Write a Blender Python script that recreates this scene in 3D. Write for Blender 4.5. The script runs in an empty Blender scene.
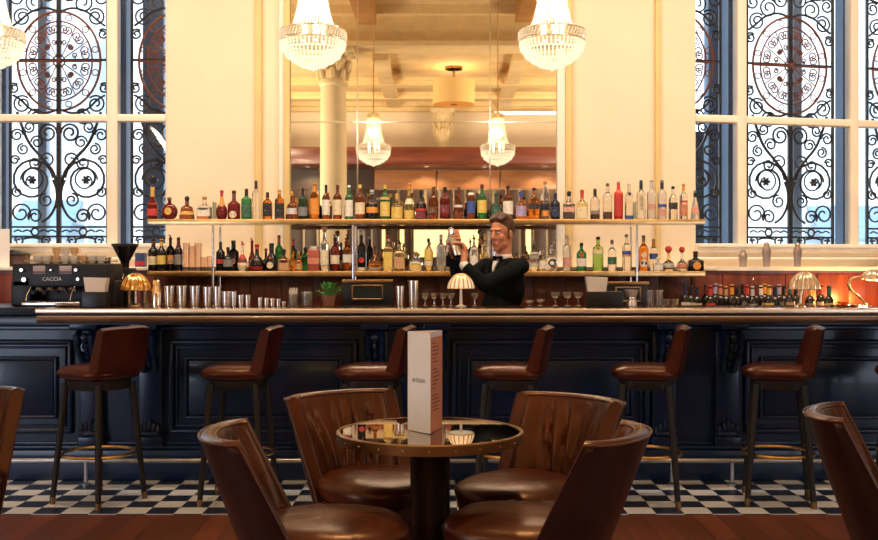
import bpy, bmesh, math, random
from mathutils import Vector, Matrix, Quaternion
rnd = random.Random(7)
PI = math.pi
scene = bpy.context.scene
COL = scene.collection

# ------------------------------------------------------------------ camera, light, exposure
F, EYE = 1040.0, 1.36
def X(px, D): return (px - 439.0) * D / F          # photo column -> metres at distance D
def Z(py, D): return EYE + (270.0 - py) * D / F    # photo row -> metres at distance D
cam_d = bpy.data.cameras.new('camera'); cam = bpy.data.objects.new('camera', cam_d); COL.objects.link(cam)
cam.location = (0, 0, EYE); cam.rotation_euler = (PI / 2, 0, 0)
cam_d.sensor_width = 36; cam_d.lens = 36 * F / 878.0; cam_d.clip_start = 0.05; cam_d.clip_end = 200
scene.camera = cam
vs = scene.view_settings
vs.view_transform = 'Standard'; vs.look = 'None'; vs.gamma = 1.0; vs.use_curve_mapping = False; vs.exposure = 0.0
scene.cycles.max_bounces = 10; scene.cycles.transmission_bounces = 8; scene.cycles.glossy_bounces = 5; scene.cycles.diffuse_bounces = 4
scene.cycles.caustics_reflective = False; scene.cycles.caustics_refractive = False
scene.cycles.sample_clamp_indirect = 6.0

world = bpy.data.worlds.new('sky'); scene.world = world; world.use_nodes = True
bg = world.node_tree.nodes['Background']; bg.inputs[0].default_value = (0.80, 0.92, 1.0, 1); bg.inputs[1].default_value = 4.0

def lamp(name, kind, loc, watt, col, size=0.1, rot=None, spot=None, size_y=None, blend=.5):
    d = bpy.data.lights.new(name, kind); d.energy = watt; d.color = col
    if kind == 'AREA':
        d.size = size
        if size_y: d.shape = 'RECTANGLE'; d.size_y = size_y
    else: d.shadow_soft_size = size
    if spot: d.spot_size = spot; d.spot_blend = blend
    o = bpy.data.objects.new(name, d); o.location = loc
    if rot: o.rotation_euler = rot
    COL.objects.link(o); return o
def aim(o, target):
    o.rotation_euler = (Vector(target) - o.location).to_track_quat('-Z', 'Y').to_euler(); return o
WARM = (1.0, 0.72, 0.40); WARM2 = (1.0, 0.80, 0.55); WARM3 = (1.0, .60, .28); WARM4 = (1.0, .76, .54); COOL = (0.62, 0.78, 1.0)
# unseen fill lights added for the back wall, room behind, ceiling and sides
w_ = aim(lamp('wall_fill', 'AREA', (0, 6.3, 5.55), 150, WARM4, 9.5, size_y=.4), (0, 8.6, 1.7)); w_.data.spread = math.radians(90)  # unseen area light added to keep the back wall bright
for sx in (-1, 1):
    aim(lamp('rear_room_fill', 'AREA', (sx * 4.0, -1.2, 2.6), 170, WARM2, 1.2, size_y=.8), (sx * .3, -5.4, 4.7))  # added fill for the mirrored room, no fitting stands here
    aim(lamp('front_ceiling_fill', 'AREA', (sx * 4.3, 1.0, 3.3), 95, WARM2, 1.0, size_y=.6), (sx * .4, .6, 5.7))  # added fill for the front ceiling, kept outside the mirror's view
    aim(lamp('cool_side_fill', 'AREA', (sx * 5.7, 1.4, 1.0), 100 if sx < 0 else 60, COOL, 3.0, size_y=1.4), (0, 5.2, .8))  # added cool fill, the side walls have no windows
    aim(lamp('rear_wall_fill', 'SPOT', (sx * 3.6, -3.0, 4.2), 90, WARM2, .05, spot=math.radians(75)), (sx * .9, -6, 4.4))  # added spots that lift the upper rear wall
aim(lamp('downlight_beam', 'SPOT', (0.1, 5.0, 5.55), 520, WARM3, .06, spot=math.radians(40)), (0, 4.2, 0.5))
aim(lamp('downlight_beam', 'SPOT', (-1.9, 5.2, 5.55), 210, WARM3, .06, spot=math.radians(40)), (-1.5, 5.6, 0.5))
aim(lamp('downlight_beam', 'SPOT', (1.9, 5.2, 5.55), 210, WARM3, .06, spot=math.radians(40)), (1.7, 5.4, 0.5))

# ------------------------------------------------------------------ materials
def nodes(m): return m.node_tree.nodes, m.node_tree.links
MATS = {}
def P(name, col, rough=.5, metal=0., trans=0., emit=None, es=0., ior=1.45, spec=.5, coat=0., vary=.0, vscale=12., bump=0., bscale=60., sub=0.):
    """principled material with procedural colour variation and bump"""
    if name in MATS: return MATS[name]
    m = bpy.data.materials.new(name); m.use_nodes = True; MATS[name] = m
    N, L = nodes(m); b = N['Principled BSDF']
    c = (*col, 1)
    b.inputs['Base Color'].default_value = c; b.inputs['Roughness'].default_value = rough; b.inputs['Metallic'].default_value = metal
    b.inputs['Transmission Weight'].default_value = trans; b.inputs['IOR'].default_value = ior; b.inputs['Specular IOR Level'].default_value = spec
    b.inputs['Coat Weight'].default_value = coat
    if emit: b.inputs['Emission Color'].default_value = (*emit, 1); b.inputs['Emission Strength'].default_value = es
    if vary or bump:
        tc = N.new('ShaderNodeTexCoord')
    if vary:
        n = N.new('ShaderNodeTexNoise'); n.inputs['Scale'].default_value = vscale; n.inputs['Detail'].default_value = 4
        r = N.new('ShaderNodeValToRGB'); r.color_ramp.elements[0].position = .3; r.color_ramp.elements[1].position = .7
        r.color_ramp.elements[0].color = tuple(max(0, v * (1 - vary)) for v in col) + (1,)
        r.color_ramp.elements[1].color = tuple(min(1, v * (1 + vary)) for v in col) + (1,)
        L.new(tc.outputs['Object'], n.inputs['Vector']); L.new(n.outputs['Fac'], r.inputs['Fac']); L.new(r.outputs['Color'], b.inputs['Base Color'])
    if bump:
        n2 = N.new('ShaderNodeTexNoise'); n2.inputs['Scale'].default_value = bscale; n2.inputs['Detail'].default_value = 5
        bp = N.new('ShaderNodeBump'); bp.inputs['Strength'].default_value = bump; bp.inputs['Distance'].default_value = .01
        L.new(tc.outputs['Object'], n2.inputs['Vector']); L.new(n2.outputs['Fac'], bp.inputs['Height']); L.new(bp.outputs['Normal'], b.inputs['Normal'])
    return m

def wood(name, c1, c2, rough=.4, axis='Z', scale=3., coat=.2):
    if name in MATS: return MATS[name]
    m = bpy.data.materials.new(name); m.use_nodes = True; MATS[name] = m
    N, L = nodes(m); b = N['Principled BSDF']; b.inputs['Roughness'].default_value = rough; b.inputs['Coat Weight'].default_value = coat
    tc = N.new('ShaderNodeTexCoord'); mp = N.new('ShaderNodeMapping')
    s = {'X': (.6, 7, 7), 'Y': (7, .6, 7), 'Z': (7, 7, .6)}[axis]; mp.inputs['Scale'].default_value = tuple(v * scale for v in s)
    n = N.new('ShaderNodeTexNoise'); n.inputs['Scale'].default_value = 1.5; n.inputs['Detail'].default_value = 7; n.inputs['Distortion'].default_value = .6
    r = N.new('ShaderNodeValToRGB'); r.color_ramp.elements[0].color = (*c1, 1); r.color_ramp.elements[1].color = (*c2, 1)
    r.color_ramp.elements[0].position = .3; r.color_ramp.elements[1].position = .72
    L.new(tc.outputs['Object'], mp.inputs['Vector']); L.new(mp.outputs['Vector'], n.inputs['Vector']); L.new(n.outputs['Fac'], r.inputs['Fac']); L.new(r.outputs['Color'], b.inputs['Base Color'])
    return m

M_CREAM = P('cream_plaster', (.86, .73, .55), .6, vary=.03, vscale=2., bump=.05, bscale=40)
M_TRIM = P('cream_trim', (.88, .76, .56), .5, vary=.03, vscale=3.)
M_SHADETRIM = P('shaded_trim', (.80, .60, .28), .45, vary=.05, vscale=4.)  # shade on the vertical mouldings, put into the colour
M_WFRAME = P('window_paint', (.93, .83, .71), .5, vary=.03, vscale=4)
M_SILL = P('sill_stone', (.90, .84, .76), .55, vary=.06, vscale=9, bump=.1)
M_CEIL = P('ceiling_plaster', (.80, .60, .31), .75, vary=.10, vscale=3, bump=.25, bscale=14)
M_CEIL2 = P('ceiling_moulding', (.84, .64, .34), .6, vary=.06, vscale=6)
M_MAHOG = wood('mahogany', (.11, .018, .012), (.27, .055, .028), .35, 'Z', 1.6)
M_MAHOGX = wood('mahogany_long', (.10, .020, .013), (.24, .060, .030), .3, 'X', 1.2)
M_OAK = wood('lit_oak', (.30, .11, .035), (.46, .19, .07), .5, 'X', 1.)
M_DARKWOOD = wood('dark_wood', (.005, .004, .005), (.014, .009, .008), .6, 'Z', 2, .0)
M_NAVY = P('navy_paint', (.0014, .0140, .058), .28, spec=.5, coat=.1, vary=.12, vscale=5)
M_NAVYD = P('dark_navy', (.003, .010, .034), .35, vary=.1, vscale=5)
M_BLACK = P('black_plastic', (.008, .009, .014), .35, vary=.1)
M_BLACKG = P('black_gloss', (.006, .007, .012), .12, vary=.1)
M_BRASS = P('aged_brass', (.70, .45, .19), .28, 1., vary=.15, vscale=14)
M_BRASSD = P('dark_brass', (.32, .19, .09), .35, 1., vary=.2, vscale=9)
M_CHROME = P('chrome', (.80, .80, .84), .12, 1., vary=.05)
M_STEEL = P('brushed_steel', (.72, .66, .60), .2, 1., vary=.08, vscale=20)
M_COPPER = P('warm_tin', (.86, .70, .52), .14, 1., vary=.1, vscale=20)
M_IRON = P('wrought_iron', (.012, .020, .034), .5, .3, vary=.2, vscale=20)
M_RUST = P('rust_iron', (.30, .085, .045), .6, .2, vary=.25, vscale=25)
M_POST = P('blue_steel_post', (.05, .12, .24), .45, vary=.1, vscale=6)
M_POST2 = P('grey_steel_post', (.20, .30, .44), .45, vary=.1, vscale=6)
M_WHITE = P('white_card', (.93, .91, .90), .55, vary=.02)
M_PORC = P('white_china', (.90, .82, .72), .2, coat=.4, vary=.03)

def leather(name, c1, c2, rough=.29):
    m = bpy.data.materials.new(name); m.use_nodes = True; MATS[name] = m
    N, L = nodes(m); b = N['Principled BSDF']; b.inputs['Roughness'].default_value = rough; b.inputs['Specular IOR Level'].default_value = .5; b.inputs['Specular Tint'].default_value = (1, .62, .42, 1)
    tc = N.new('ShaderNodeTexCoord')
    n = N.new('ShaderNodeTexNoise'); n.inputs['Scale'].default_value = 5; n.inputs['Detail'].default_value = 6
    r = N.new('ShaderNodeValToRGB'); r.color_ramp.elements[0].color = (*c1, 1); r.color_ramp.elements[1].color = (*c2, 1)
    r.color_ramp.elements[0].position = .32; r.color_ramp.elements[1].position = .7
    v = N.new('ShaderNodeTexVoronoi'); v.inputs['Scale'].default_value = 130
    n3 = N.new('ShaderNodeTexNoise'); n3.inputs['Scale'].default_value = 9; n3.inputs['Detail'].default_value = 3; n3.inputs['Distortion'].default_value = 1.2
    mx = N.new('ShaderNodeMath'); mx.operation = 'MULTIPLY_ADD'; mx.inputs[1].default_value = .06
    bp = N.new('ShaderNodeBump'); bp.inputs['Strength'].default_value = .22; bp.inputs['Distance'].default_value = .012
    rr = N.new('ShaderNodeMapRange'); rr.inputs['To Min'].default_value = rough - .03; rr.inputs['To Max'].default_value = rough + .10
    L.new(tc.outputs['Object'], n.inputs['Vector']); L.new(tc.outputs['Object'], v.inputs['Vector']); L.new(tc.outputs['Object'], n3.inputs['Vector'])
    L.new(n.outputs['Fac'], r.inputs['Fac']); L.new(r.outputs['Color'], b.inputs['Base Color']); L.new(n.outputs['Fac'], rr.inputs['Value']); L.new(rr.outputs['Result'], b.inputs['Roughness'])
    L.new(v.outputs['Distance'], mx.inputs[0]); L.new(n3.outputs['Fac'], mx.inputs[2]); L.new(mx.outputs[0], bp.inputs['Height']); L.new(bp.outputs['Normal'], b.inputs['Normal'])
    return m
M_LEATHER = leather('brown_leather', (.020, .0042, .0026), (.074, .0165, .0070))
M_LEATHERD = leather('dark_leather', (.022, .006, .006), (.05, .013, .010), .36)
M_STOOL = leather('oxblood_leather', (.032, .0055, .004), (.075, .014, .009), .28)

def glassmat(name, col, rough=.03, trans=.92, ior=1.42):
    return P(name, col, rough, trans=trans, ior=ior)
G = {
 'clear': glassmat('clear_glass', (.97, .94, .88)), 'frost': glassmat('frosted_glass', (.95, .90, .84), .25, .7),
 'amber': glassmat('amber_spirit', (.78, .27, .05)), 'orange': glassmat('orange_spirit', (.90, .30, .04)),
 'brown': glassmat('brown_spirit', (.36, .10, .03), .04, .8), 'dark': P('dark_bottle', (.014, .012, .012), .08, spec=.6),
 'black': P('black_bottle', (.008, .009, .013), .08, spec=.6), 'green': glassmat('green_glass', (.04, .30, .09), .04, .75),
 'lime': glassmat('pale_green_glass', (.40, .68, .16), .05, .8), 'dgreen': glassmat('deep_green_glass', (.015, .06, .03), .06, .4),
 'wine': glassmat('dark_red_spirit', (.22, .02, .02), .04, .6), 'red': P('red_bottle', (.62, .045, .03), .2), 'pink': glassmat('pink_box_glass', (.60, .16, .12), .15, .4),
 'pale': glassmat('pale_gold_spirit', (.92, .72, .36)), 'navy': P('navy_bottle', (.012, .016, .04), .1), 'grey': glassmat('etched_glass', (.62, .60, .58), .12, .7),
}
def labelmat(name, col):
    """paper label: plain colour with faint printed lines"""
    k = 'label_' + name
    if k in MATS: return MATS[k]
    m = bpy.data.materials.new(k); m.use_nodes = True; MATS[k] = m
    N, L = nodes(m); b = N['Principled BSDF']; b.inputs['Roughness'].default_value = .55
    tc = N.new('ShaderNodeTexCoord'); mp = N.new('ShaderNodeMapping'); mp.inputs['Scale'].default_value = (60, 60, 220)
    n = N.new('ShaderNodeTexNoise'); n.inputs['Scale'].default_value = 1; n.inputs['Detail'].default_value = 1
    r = N.new('ShaderNodeValToRGB'); e = r.color_ramp.elements
    lum = sum(col) / 3
    alt = tuple(v * .45 for v in col) if lum > .12 else tuple(min(1, v * 2 + .22) for v in col)
    e[0].position = .60; e[0].color = (*col, 1); e[1].position = .66; e[1].color = (*alt, 1)
    L.new(tc.outputs['Object'], mp.inputs['Vector']); L.new(mp.outputs['Vector'], n.inputs['Vector']); L.new(n.outputs['Fac'], r.inputs['Fac']); L.new(r.outputs['Color'], b.inputs['Base Color'])
    return m
LC = {'cream': (.82, .70, .48), 'white': (.85, .80, .72), 'yellow': (.80, .58, .14), 'gold': (.72, .46, .12), 'orange': (.80, .32, .05), 'black': (.012, .012, .016),
      'red': (.60, .05, .04), 'blue': (.05, .10, .38), 'lilac': (.42, .36, .58), 'green': (.02, .10, .06), 'tan': (.56, .32, .15), 'pink': (.70, .36, .28), 'silver': (.6, .58, .58), 'maroon': (.16, .02, .03), 'salmon': (.66, .26, .15), 'brown': (.16, .07, .04), 'navy': (.015, .022, .08), 'wood': (.56, .32, .13), 'grey': (.25, .24, .24)}
def cap(c): return P('cap_' + c, LC[c], .35, .35 if c in ('gold', 'silver') else 0, vary=.08)

# ------------------------------------------------------------------ mesh helpers
class MB:
    def __init__(s): s.v = []; s.f = []
    def add(s, vs, fs, M=None):
        o = len(s.v)
        s.v += [tuple(M @ Vector(p)) for p in vs] if M is not None else [tuple(p) for p in vs]
        s.f += [tuple(i + o for i in f) for f in fs]; return s
    def box(s, x0, x1, y0, y1, z0, z1, M=None, bev=0.):
        if bev <= 0:
            vs = [(x, y, z) for z in (z0, z1) for y in (y0, y1) for x in (x0, x1)]
            return s.add(vs, [(0, 2, 3, 1), (4, 5, 7, 6), (0, 1, 5, 4), (2, 6, 7, 3), (0, 4, 6, 2), (1, 3, 7, 5)], M)
        bm = bmesh.new(); bmesh.ops.create_cube(bm, size=1)
        for v in bm.verts: v.co = Vector(((x0 + x1) / 2 + v.co.x * (x1 - x0), (y0 + y1) / 2 + v.co.y * (y1 - y0), (z0 + z1) / 2 + v.co.z * (z1 - z0)))
        bmesh.ops.bevel(bm, geom=bm.edges[:] , offset=bev, segments=3, affect='EDGES', profile=.5)
        bm.verts.index_update(); vs = [v.co.copy() for v in bm.verts]; fs = [[v.index for v in f.verts] for f in bm.faces]; bm.free()
        return s.add(vs, fs, M)
    def lathe(s, prof, seg=20, M=None, sq=None, dy=1., a0=0., a1=2 * PI, rmul=None):
        """profile [(r,z)] around z. sq: exponent list/number giving square-ish sections; dy: depth scale; rmul(angle,i): radius factor"""
        full = abs(a1 - a0 - 2 * PI) < 1e-6; n = seg if full else seg + 1
        vs = []; fs = []
        for i, (r, z) in enumerate(prof):
            e = (sq[i] if isinstance(sq, (list, tuple)) else sq) if sq else 2
            for k in range(n):
                a = a0 + (a1 - a0) * k / seg; c, d = math.cos(a), math.sin(a)
                q = 1. if e == 2 else 1 / (abs(c) ** e + abs(d) ** e) ** (1. / e)
                if rmul: q *= rmul(a, i)
                vs.append((r * q * c, r * q * d * dy, z))
        for i in range(len(prof) - 1):
            for k in range(seg):
                j = (k + 1) % n
                fs.append((i * n + k, i * n + j, (i + 1) * n + j, (i + 1) * n + k))
        if full:
            if prof[0][0] > 1e-5: fs.append(tuple(range(n - 1, -1, -1)))
            if prof[-1][0] > 1e-5: fs.append(tuple((len(prof) - 1) * n + k for k in range(n)))
        return s.add(vs, fs, M)
    def tube(s, pts, r, seg=6, closed=False, M=None, caps=True):
        pts = [Vector(p) for p in pts]; n = len(pts); R = r if isinstance(r, (list, tuple)) else [r] * n
        tang = []
        for i in range(n):
            a = pts[(i - 1) % n] if (closed or i > 0) else pts[i]; b = pts[(i + 1) % n] if (closed or i < n - 1) else pts[i]
            t = b - a; tang.append(t.normalized() if t.length > 1e-9 else Vector((0, 0, 1)))
        up = Vector((0, 0, 1)) if abs(tang[0].z) < .9 else Vector((0, 1, 0))
        nrm = tang[0].cross(up).normalized(); vs = []; fs = []
        for i in range(n):
            nrm = nrm - tang[i] * nrm.dot(tang[i])
            if nrm.length < 1e-6: nrm = tang[i].orthogonal()
            nrm.normalize(); bn = tang[i].cross(nrm)
            for k in range(seg):
                a = 2 * PI * k / seg; vs.append(pts[i] + (nrm * math.cos(a) + bn * math.sin(a)) * R[i])
        m = n if closed else n - 1
        for i in range(m):
            for k in range(seg):
                j = (k + 1) % seg; i2 = (i + 1) % n
                fs.append((i * seg + k, i2 * seg + k, i2 * seg + j, i * seg + j)[::-1])
        if caps and not closed:
            fs.append(tuple(range(seg))); fs.append(tuple((n - 1) * seg + k for k in range(seg - 1, -1, -1)))
        return s.add(vs, fs, M)
    def ball(s, c, r, seg=12, rings=8, M=None):
        if not isinstance(r, (tuple, list)): r = (r, r, r)
        T = Matrix.Translation(c) @ Matrix.Diagonal((*r, 1))
        if M is not None: T = M @ T
        return s.lathe([(math.sin(PI * i / rings) if 0 < i < rings else 0, -math.cos(PI * i / rings)) for i in range(rings + 1)], seg, T)
    def capsule(s, a, b, ra, rb, seg=14):
        a, b = Vector(a), Vector(b); d = (b - a).normalized(); M = Matrix.Translation(a) @ d.to_track_quat('Z', 'Y').to_matrix().to_4x4(); l = (b - a).length
        pr = [(ra * math.sin(t), -ra * math.cos(t)) for t in [PI / 2 * i / 4 for i in range(5)]] + [(rb * math.cos(t), l + rb * math.sin(t)) for t in [PI / 2 * i / 4 for i in range(5)]]
        pr[0] = (0, pr[0][1]); pr[-1] = (0, pr[-1][1])
        return s.lathe(pr, seg, M)
    def mesh(s, name, smooth=True, angle=40):
        me = bpy.data.meshes.new(name); me.from_pydata(s.v, [], s.f); me.validate()
        bm = bmesh.new(); bm.from_mesh(me); bmesh.ops.remove_doubles(bm, verts=bm.verts, dist=1e-6); bmesh.ops.recalc_face_normals(bm, faces=bm.faces); bm.to_mesh(me); bm.free()
        if smooth:
            me.polygons.foreach_set('use_smooth', [True] * len(me.polygons)); me.set_sharp_from_angle(angle=math.radians(angle))
        return me
    def build(s, name, mat, parent=None, loc=None, smooth=True, angle=40, rot=None):
        me = s.mesh(name, smooth, angle); me.materials.append(mat)
        o = bpy.data.objects.new(name, me); COL.objects.link(o)
        if parent is not None: o.parent = parent
        if loc is not None: o.location = loc
        if rot is not None: o.rotation_euler = rot
        return o
def tag(o, label, cat, group=None, kind=None):
    o['label'] = label; o['category'] = cat
    if group: o['group'] = group
    if kind: o['kind'] = kind
    return o
def thing(name, loc, label, cat, group=None, rz=0.):
    o = bpy.data.objects.new(name, None); COL.objects.link(o); o.location = loc; o.rotation_euler = (0, 0, rz); o.empty_display_size = .1
    return tag(o, label, cat, group)
def struct(name, mb, mat, parent=None, **k):
    o = mb.build(name, mat, parent, **k)
    if parent is None: o['kind'] = 'structure'
    return o
KIDS = {}
def copy_tree(o, loc, label, group=None, rz=None):
    r = o.copy(); COL.objects.link(r); r.location = loc; r['label'] = label
    if rz is not None: r.rotation_euler = (0, 0, rz)
    if group: r['group'] = group
    for c in o.children:
        d = c.copy(); COL.objects.link(d); d.parent = r
        for g in c.children:
            e = g.copy(); COL.objects.link(e); e.parent = d
    return r
def catmull(P_, n=8):
    P_ = [Vector(p) for p in P_]; out = []
    for i in range(len(P_) - 1):
        p0 = P_[max(i - 1, 0)]; p1 = P_[i]; p2 = P_[i + 1]; p3 = P_[min(i + 2, len(P_) - 1)]
        for k in range(n):
            t = k / n; out.append(.5 * ((2 * p1) + (p2 - p0) * t + (2 * p0 - 5 * p1 + 4 * p2 - p3) * t * t + (3 * p1 - p0 - 3 * p2 + p3) * t ** 3))
    out.append(P_[-1]); return out
def text_mesh(txt, size, mat, name, parent, loc, rot, depth=.0006):
    cu = bpy.data.curves.new(name, 'FONT'); cu.body = txt; cu.size = size; cu.extrude = depth; cu.align_x = 'CENTER'; cu.align_y = 'CENTER'; cu.resolution_u = 2
    t = bpy.data.objects.new(name + '_curve', cu); COL.objects.link(t); bpy.context.view_layer.update()
    me = bpy.data.meshes.new_from_object(t.evaluated_get(bpy.context.evaluated_depsgraph_get())); bpy.data.objects.remove(t); bpy.data.curves.remove(cu)
    me.name = name; me.materials.clear(); me.materials.append(mat)
    o = bpy.data.objects.new(name, me); COL.objects.link(o); o.parent = parent; o.location = loc; o.rotation_euler = rot; return o
# ------------------------------------------------------------------ room shell
def floor_mat():
    m = bpy.data.materials.new('plank_floor'); m.use_nodes = True; N, L = nodes(m); b = N['Principled BSDF']
    tc = N.new('ShaderNodeTexCoord'); mp = N.new('ShaderNodeMapping'); mp.inputs['Rotation'].default_value = (0, 0, PI / 2)
    br = N.new('ShaderNodeTexBrick'); br.inputs['Scale'].default_value = 1; br.inputs['Brick Width'].default_value = 1.5; br.inputs['Row Height'].default_value = .14; br.inputs['Mortar Size'].default_value = .0025
    br.inputs['Color1'].default_value = (.19, .060, .031, 1); br.inputs['Color2'].default_value = (.105, .034, .020, 1); br.inputs['Mortar'].default_value = (.012, .006, .005, 1)
    mp2 = N.new('ShaderNodeMapping'); mp2.inputs['Scale'].default_value = (30, 2, 1)
    n = N.new('ShaderNodeTexNoise'); n.inputs['Scale'].default_value = 1.5; n.inputs['Detail'].default_value = 6
    mx = N.new('ShaderNodeMix'); mx.data_type = 'RGBA'; mx.blend_type = 'MULTIPLY'; mx.inputs[0].default_value = .8
    rp = N.new('ShaderNodeValToRGB'); rp.color_ramp.elements[0].color = (.45, .42, .40, 1); rp.color_ramp.elements[1].color = (1.5, 1.4, 1.3, 1)
    L.new(tc.outputs['Object'], mp.inputs['Vector']); L.new(mp.outputs['Vector'], br.inputs['Vector'])
    L.new(tc.outputs['Object'], mp2.inputs['Vector']); L.new(mp2.outputs['Vector'], n.inputs['Vector']); L.new(n.outputs['Fac'], rp.inputs['Fac'])
    L.new(br.outputs['Color'], mx.inputs[6]); L.new(rp.outputs['Color'], mx.inputs[7]); L.new(mx.outputs[2], b.inputs['Base Color'])
    b.inputs['Roughness'].default_value = .42
    return m
def tile_mat():
    m = bpy.data.materials.new('chequer_tiles'); m.use_nodes = True; N, L = nodes(m); b = N['Principled BSDF']
    tc = N.new('ShaderNodeTexCoord'); ck = N.new('ShaderNodeTexChecker'); ck.inputs['Scale'].default_value = 1 / .158
    ck.inputs['Color1'].default_value = (.78, .86, 1.0, 1); ck.inputs['Color2'].default_value = (.010, .020, .055, 1)
    mp = N.new('ShaderNodeMapping'); mp.inputs['Location'].default_value = (.055, -.003, .05)
    n = N.new('ShaderNodeTexNoise'); n.inputs['Scale'].default_value = 9; n.inputs['Detail'].default_value = 6
    rp = N.new('ShaderNodeValToRGB'); rp.color_ramp.elements[0].color = (.72, .70, .70, 1); rp.color_ramp.elements[1].color = (1, 1, 1, 1)
    mx = N.new('ShaderNodeMix'); mx.data_type = 'RGBA'; mx.blend_type = 'MULTIPLY'; mx.inputs[0].default_value = 1
    L.new(tc.outputs['Object'], mp.inputs['Vector']); L.new(mp.outputs['Vector'], ck.inputs['Vector']); L.new(tc.outputs['Object'], n.inputs['Vector']); L.new(n.outputs['Fac'], rp.inputs['Fac'])
    L.new(ck.outputs['Color'], mx.inputs[6]); L.new(rp.outputs['Color'], mx.inputs[7]); L.new(mx.outputs[2], b.inputs['Base Color']); b.inputs['Roughness'].default_value = .3
    return m
WALL_Y = 8.6
struct('floor', MB().box(-6.2, 6.2, -6.2, 10, -.1, 0), floor_mat())
struct('floor_tiles', MB().box(-6, 6, 0, .98, -.004, .004), tile_mat(), loc=(0, 5.78, 0))
struct('wall_left', MB().box(-6.2, -6, -6.2, 10, 0, 5.8), M_CREAM)
struct('wall_right', MB().box(6, 6.2, -6.2, 10, 0, 5.8), M_CREAM)
struct('wall_rear', MB().box(-6.2, 6.2, -6.2, -6, 0, 5.8), M_CREAM)
cb = MB().box(-6.2, 6.2, -.55, 10, 5.7, 5.85).box(-6.2, 6.2, -6.2, -.55, 5.05, 5.2)
struct('ceiling', cb, M_CEIL)
# ceiling beams and mouldings of the room (seen in the mirror)
bm_ = MB().box(-6, 6, -.55, -.05, 5.07, 5.7).box(-6, 6, -.62, .06, 5.04, 5.12).box(-6, 6, -.05, .12, 5.55, 5.7)
struct('trim_1', bm_, M_CEIL2)
struct('trim_10', MB().box(-1.34, -1.02, .13, 3.4, 5.36, 5.69, bev=.02).box(1.24, 1.5, .13, 3.4, 5.40, 5.69, bev=.02), P('shaded_ochre_beam', (.46, .22, .07), .55, vary=.15, vscale=4))  # colour includes the shadow on the ochre plaster
bm_ = MB()
for y in (-3.1, -4.7): bm_.box(-6, 6, y - .16, y + .16, 4.92, 5.05).box(-6, 6, y - .24, y + .24, 5.0, 5.05)
for x in (-3.4, -1.0, 1.4, 3.8): bm_.box(x - .14, x + .14, -6, -.6, 4.93, 5.045)
bm_.box(-6, 6, -6, -5.8, 4.86, 5.05).box(-6, 6, -5.8, -5.65, 4.95, 5.05)
struct('trim_2', bm_, M_CEIL2)
# window wall: centre pier, breast walls, headers; the right hand window stands a little aslant
HX = 2.117; TH = math.radians(12.2)
RM = Matrix.Translation((HX, WALL_Y, 0)) @ Matrix.Rotation(TH, 4, 'Z')
SILL = 1.578; HEAD = 4.5
wb = MB().box(-2.25, HX, WALL_Y, WALL_Y + .3, 0, 5.75)
wb.box(-6.2, -2.25, WALL_Y, WALL_Y + .3, 0, SILL - .03).box(-6.2, -2.25, WALL_Y, WALL_Y + .3, HEAD, 5.75)
wb.box(-.02, 4.2, 0, .3, 0, SILL - .03, RM).box(-.02, 4.2, 0, .3, HEAD, 5.75, RM)
struct('wall_back', wb, M_CREAM)
# pilaster strips of the pier
pl_ = MB()
for a, b, d in ((255, 262, .045), (655, 660, .045)):
    x0, x1 = X(a, 8.58), X(b, 8.58); pl_.box(x0, x1, WALL_Y - d, WALL_Y + .01, 1.38, 5.69, bev=.008)
struct('trim_3', pl_, M_SHADETRIM)  # strips coloured as shadowed moulding faces
sl = MB()
for M in (None, RM):
    x0, x1 = (-6, -2.25) if M is None else (0, 4.0); y0 = WALL_Y if M is None else 0
    sl.box(x0, x1, y0 - .06, y0 + .28, SILL - .03, SILL, M, bev=.008).box(x0, x1, y0 - .03, y0 + .02, SILL - .07, SILL - .03, M, bev=.01)
    sl.box(x0, x1, y0 - .035, y0 + .01, SILL - .13, SILL - .11, M, bev=.006)
struct('trim_4', sl, M_SILL)
# mahogany wainscot with its stone ledge
wn = MB().box(-6, 6, 8.27, 8.6, 0, 1.355)
for i in range(-24, 25): wn.box(i * .25 + .004, i * .25 + .246, 8.258, 8.275, .95, 1.33, bev=.004)
struct('wainscot', wn, M_MAHOG)
struct('ledge', MB().box(-6, 2.2, 8.24, 8.62, 1.355, 1.385, bev=.006).box(2.2, 6, 8.24, 8.9, 1.355, 1.385), M_SILL)

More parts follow.
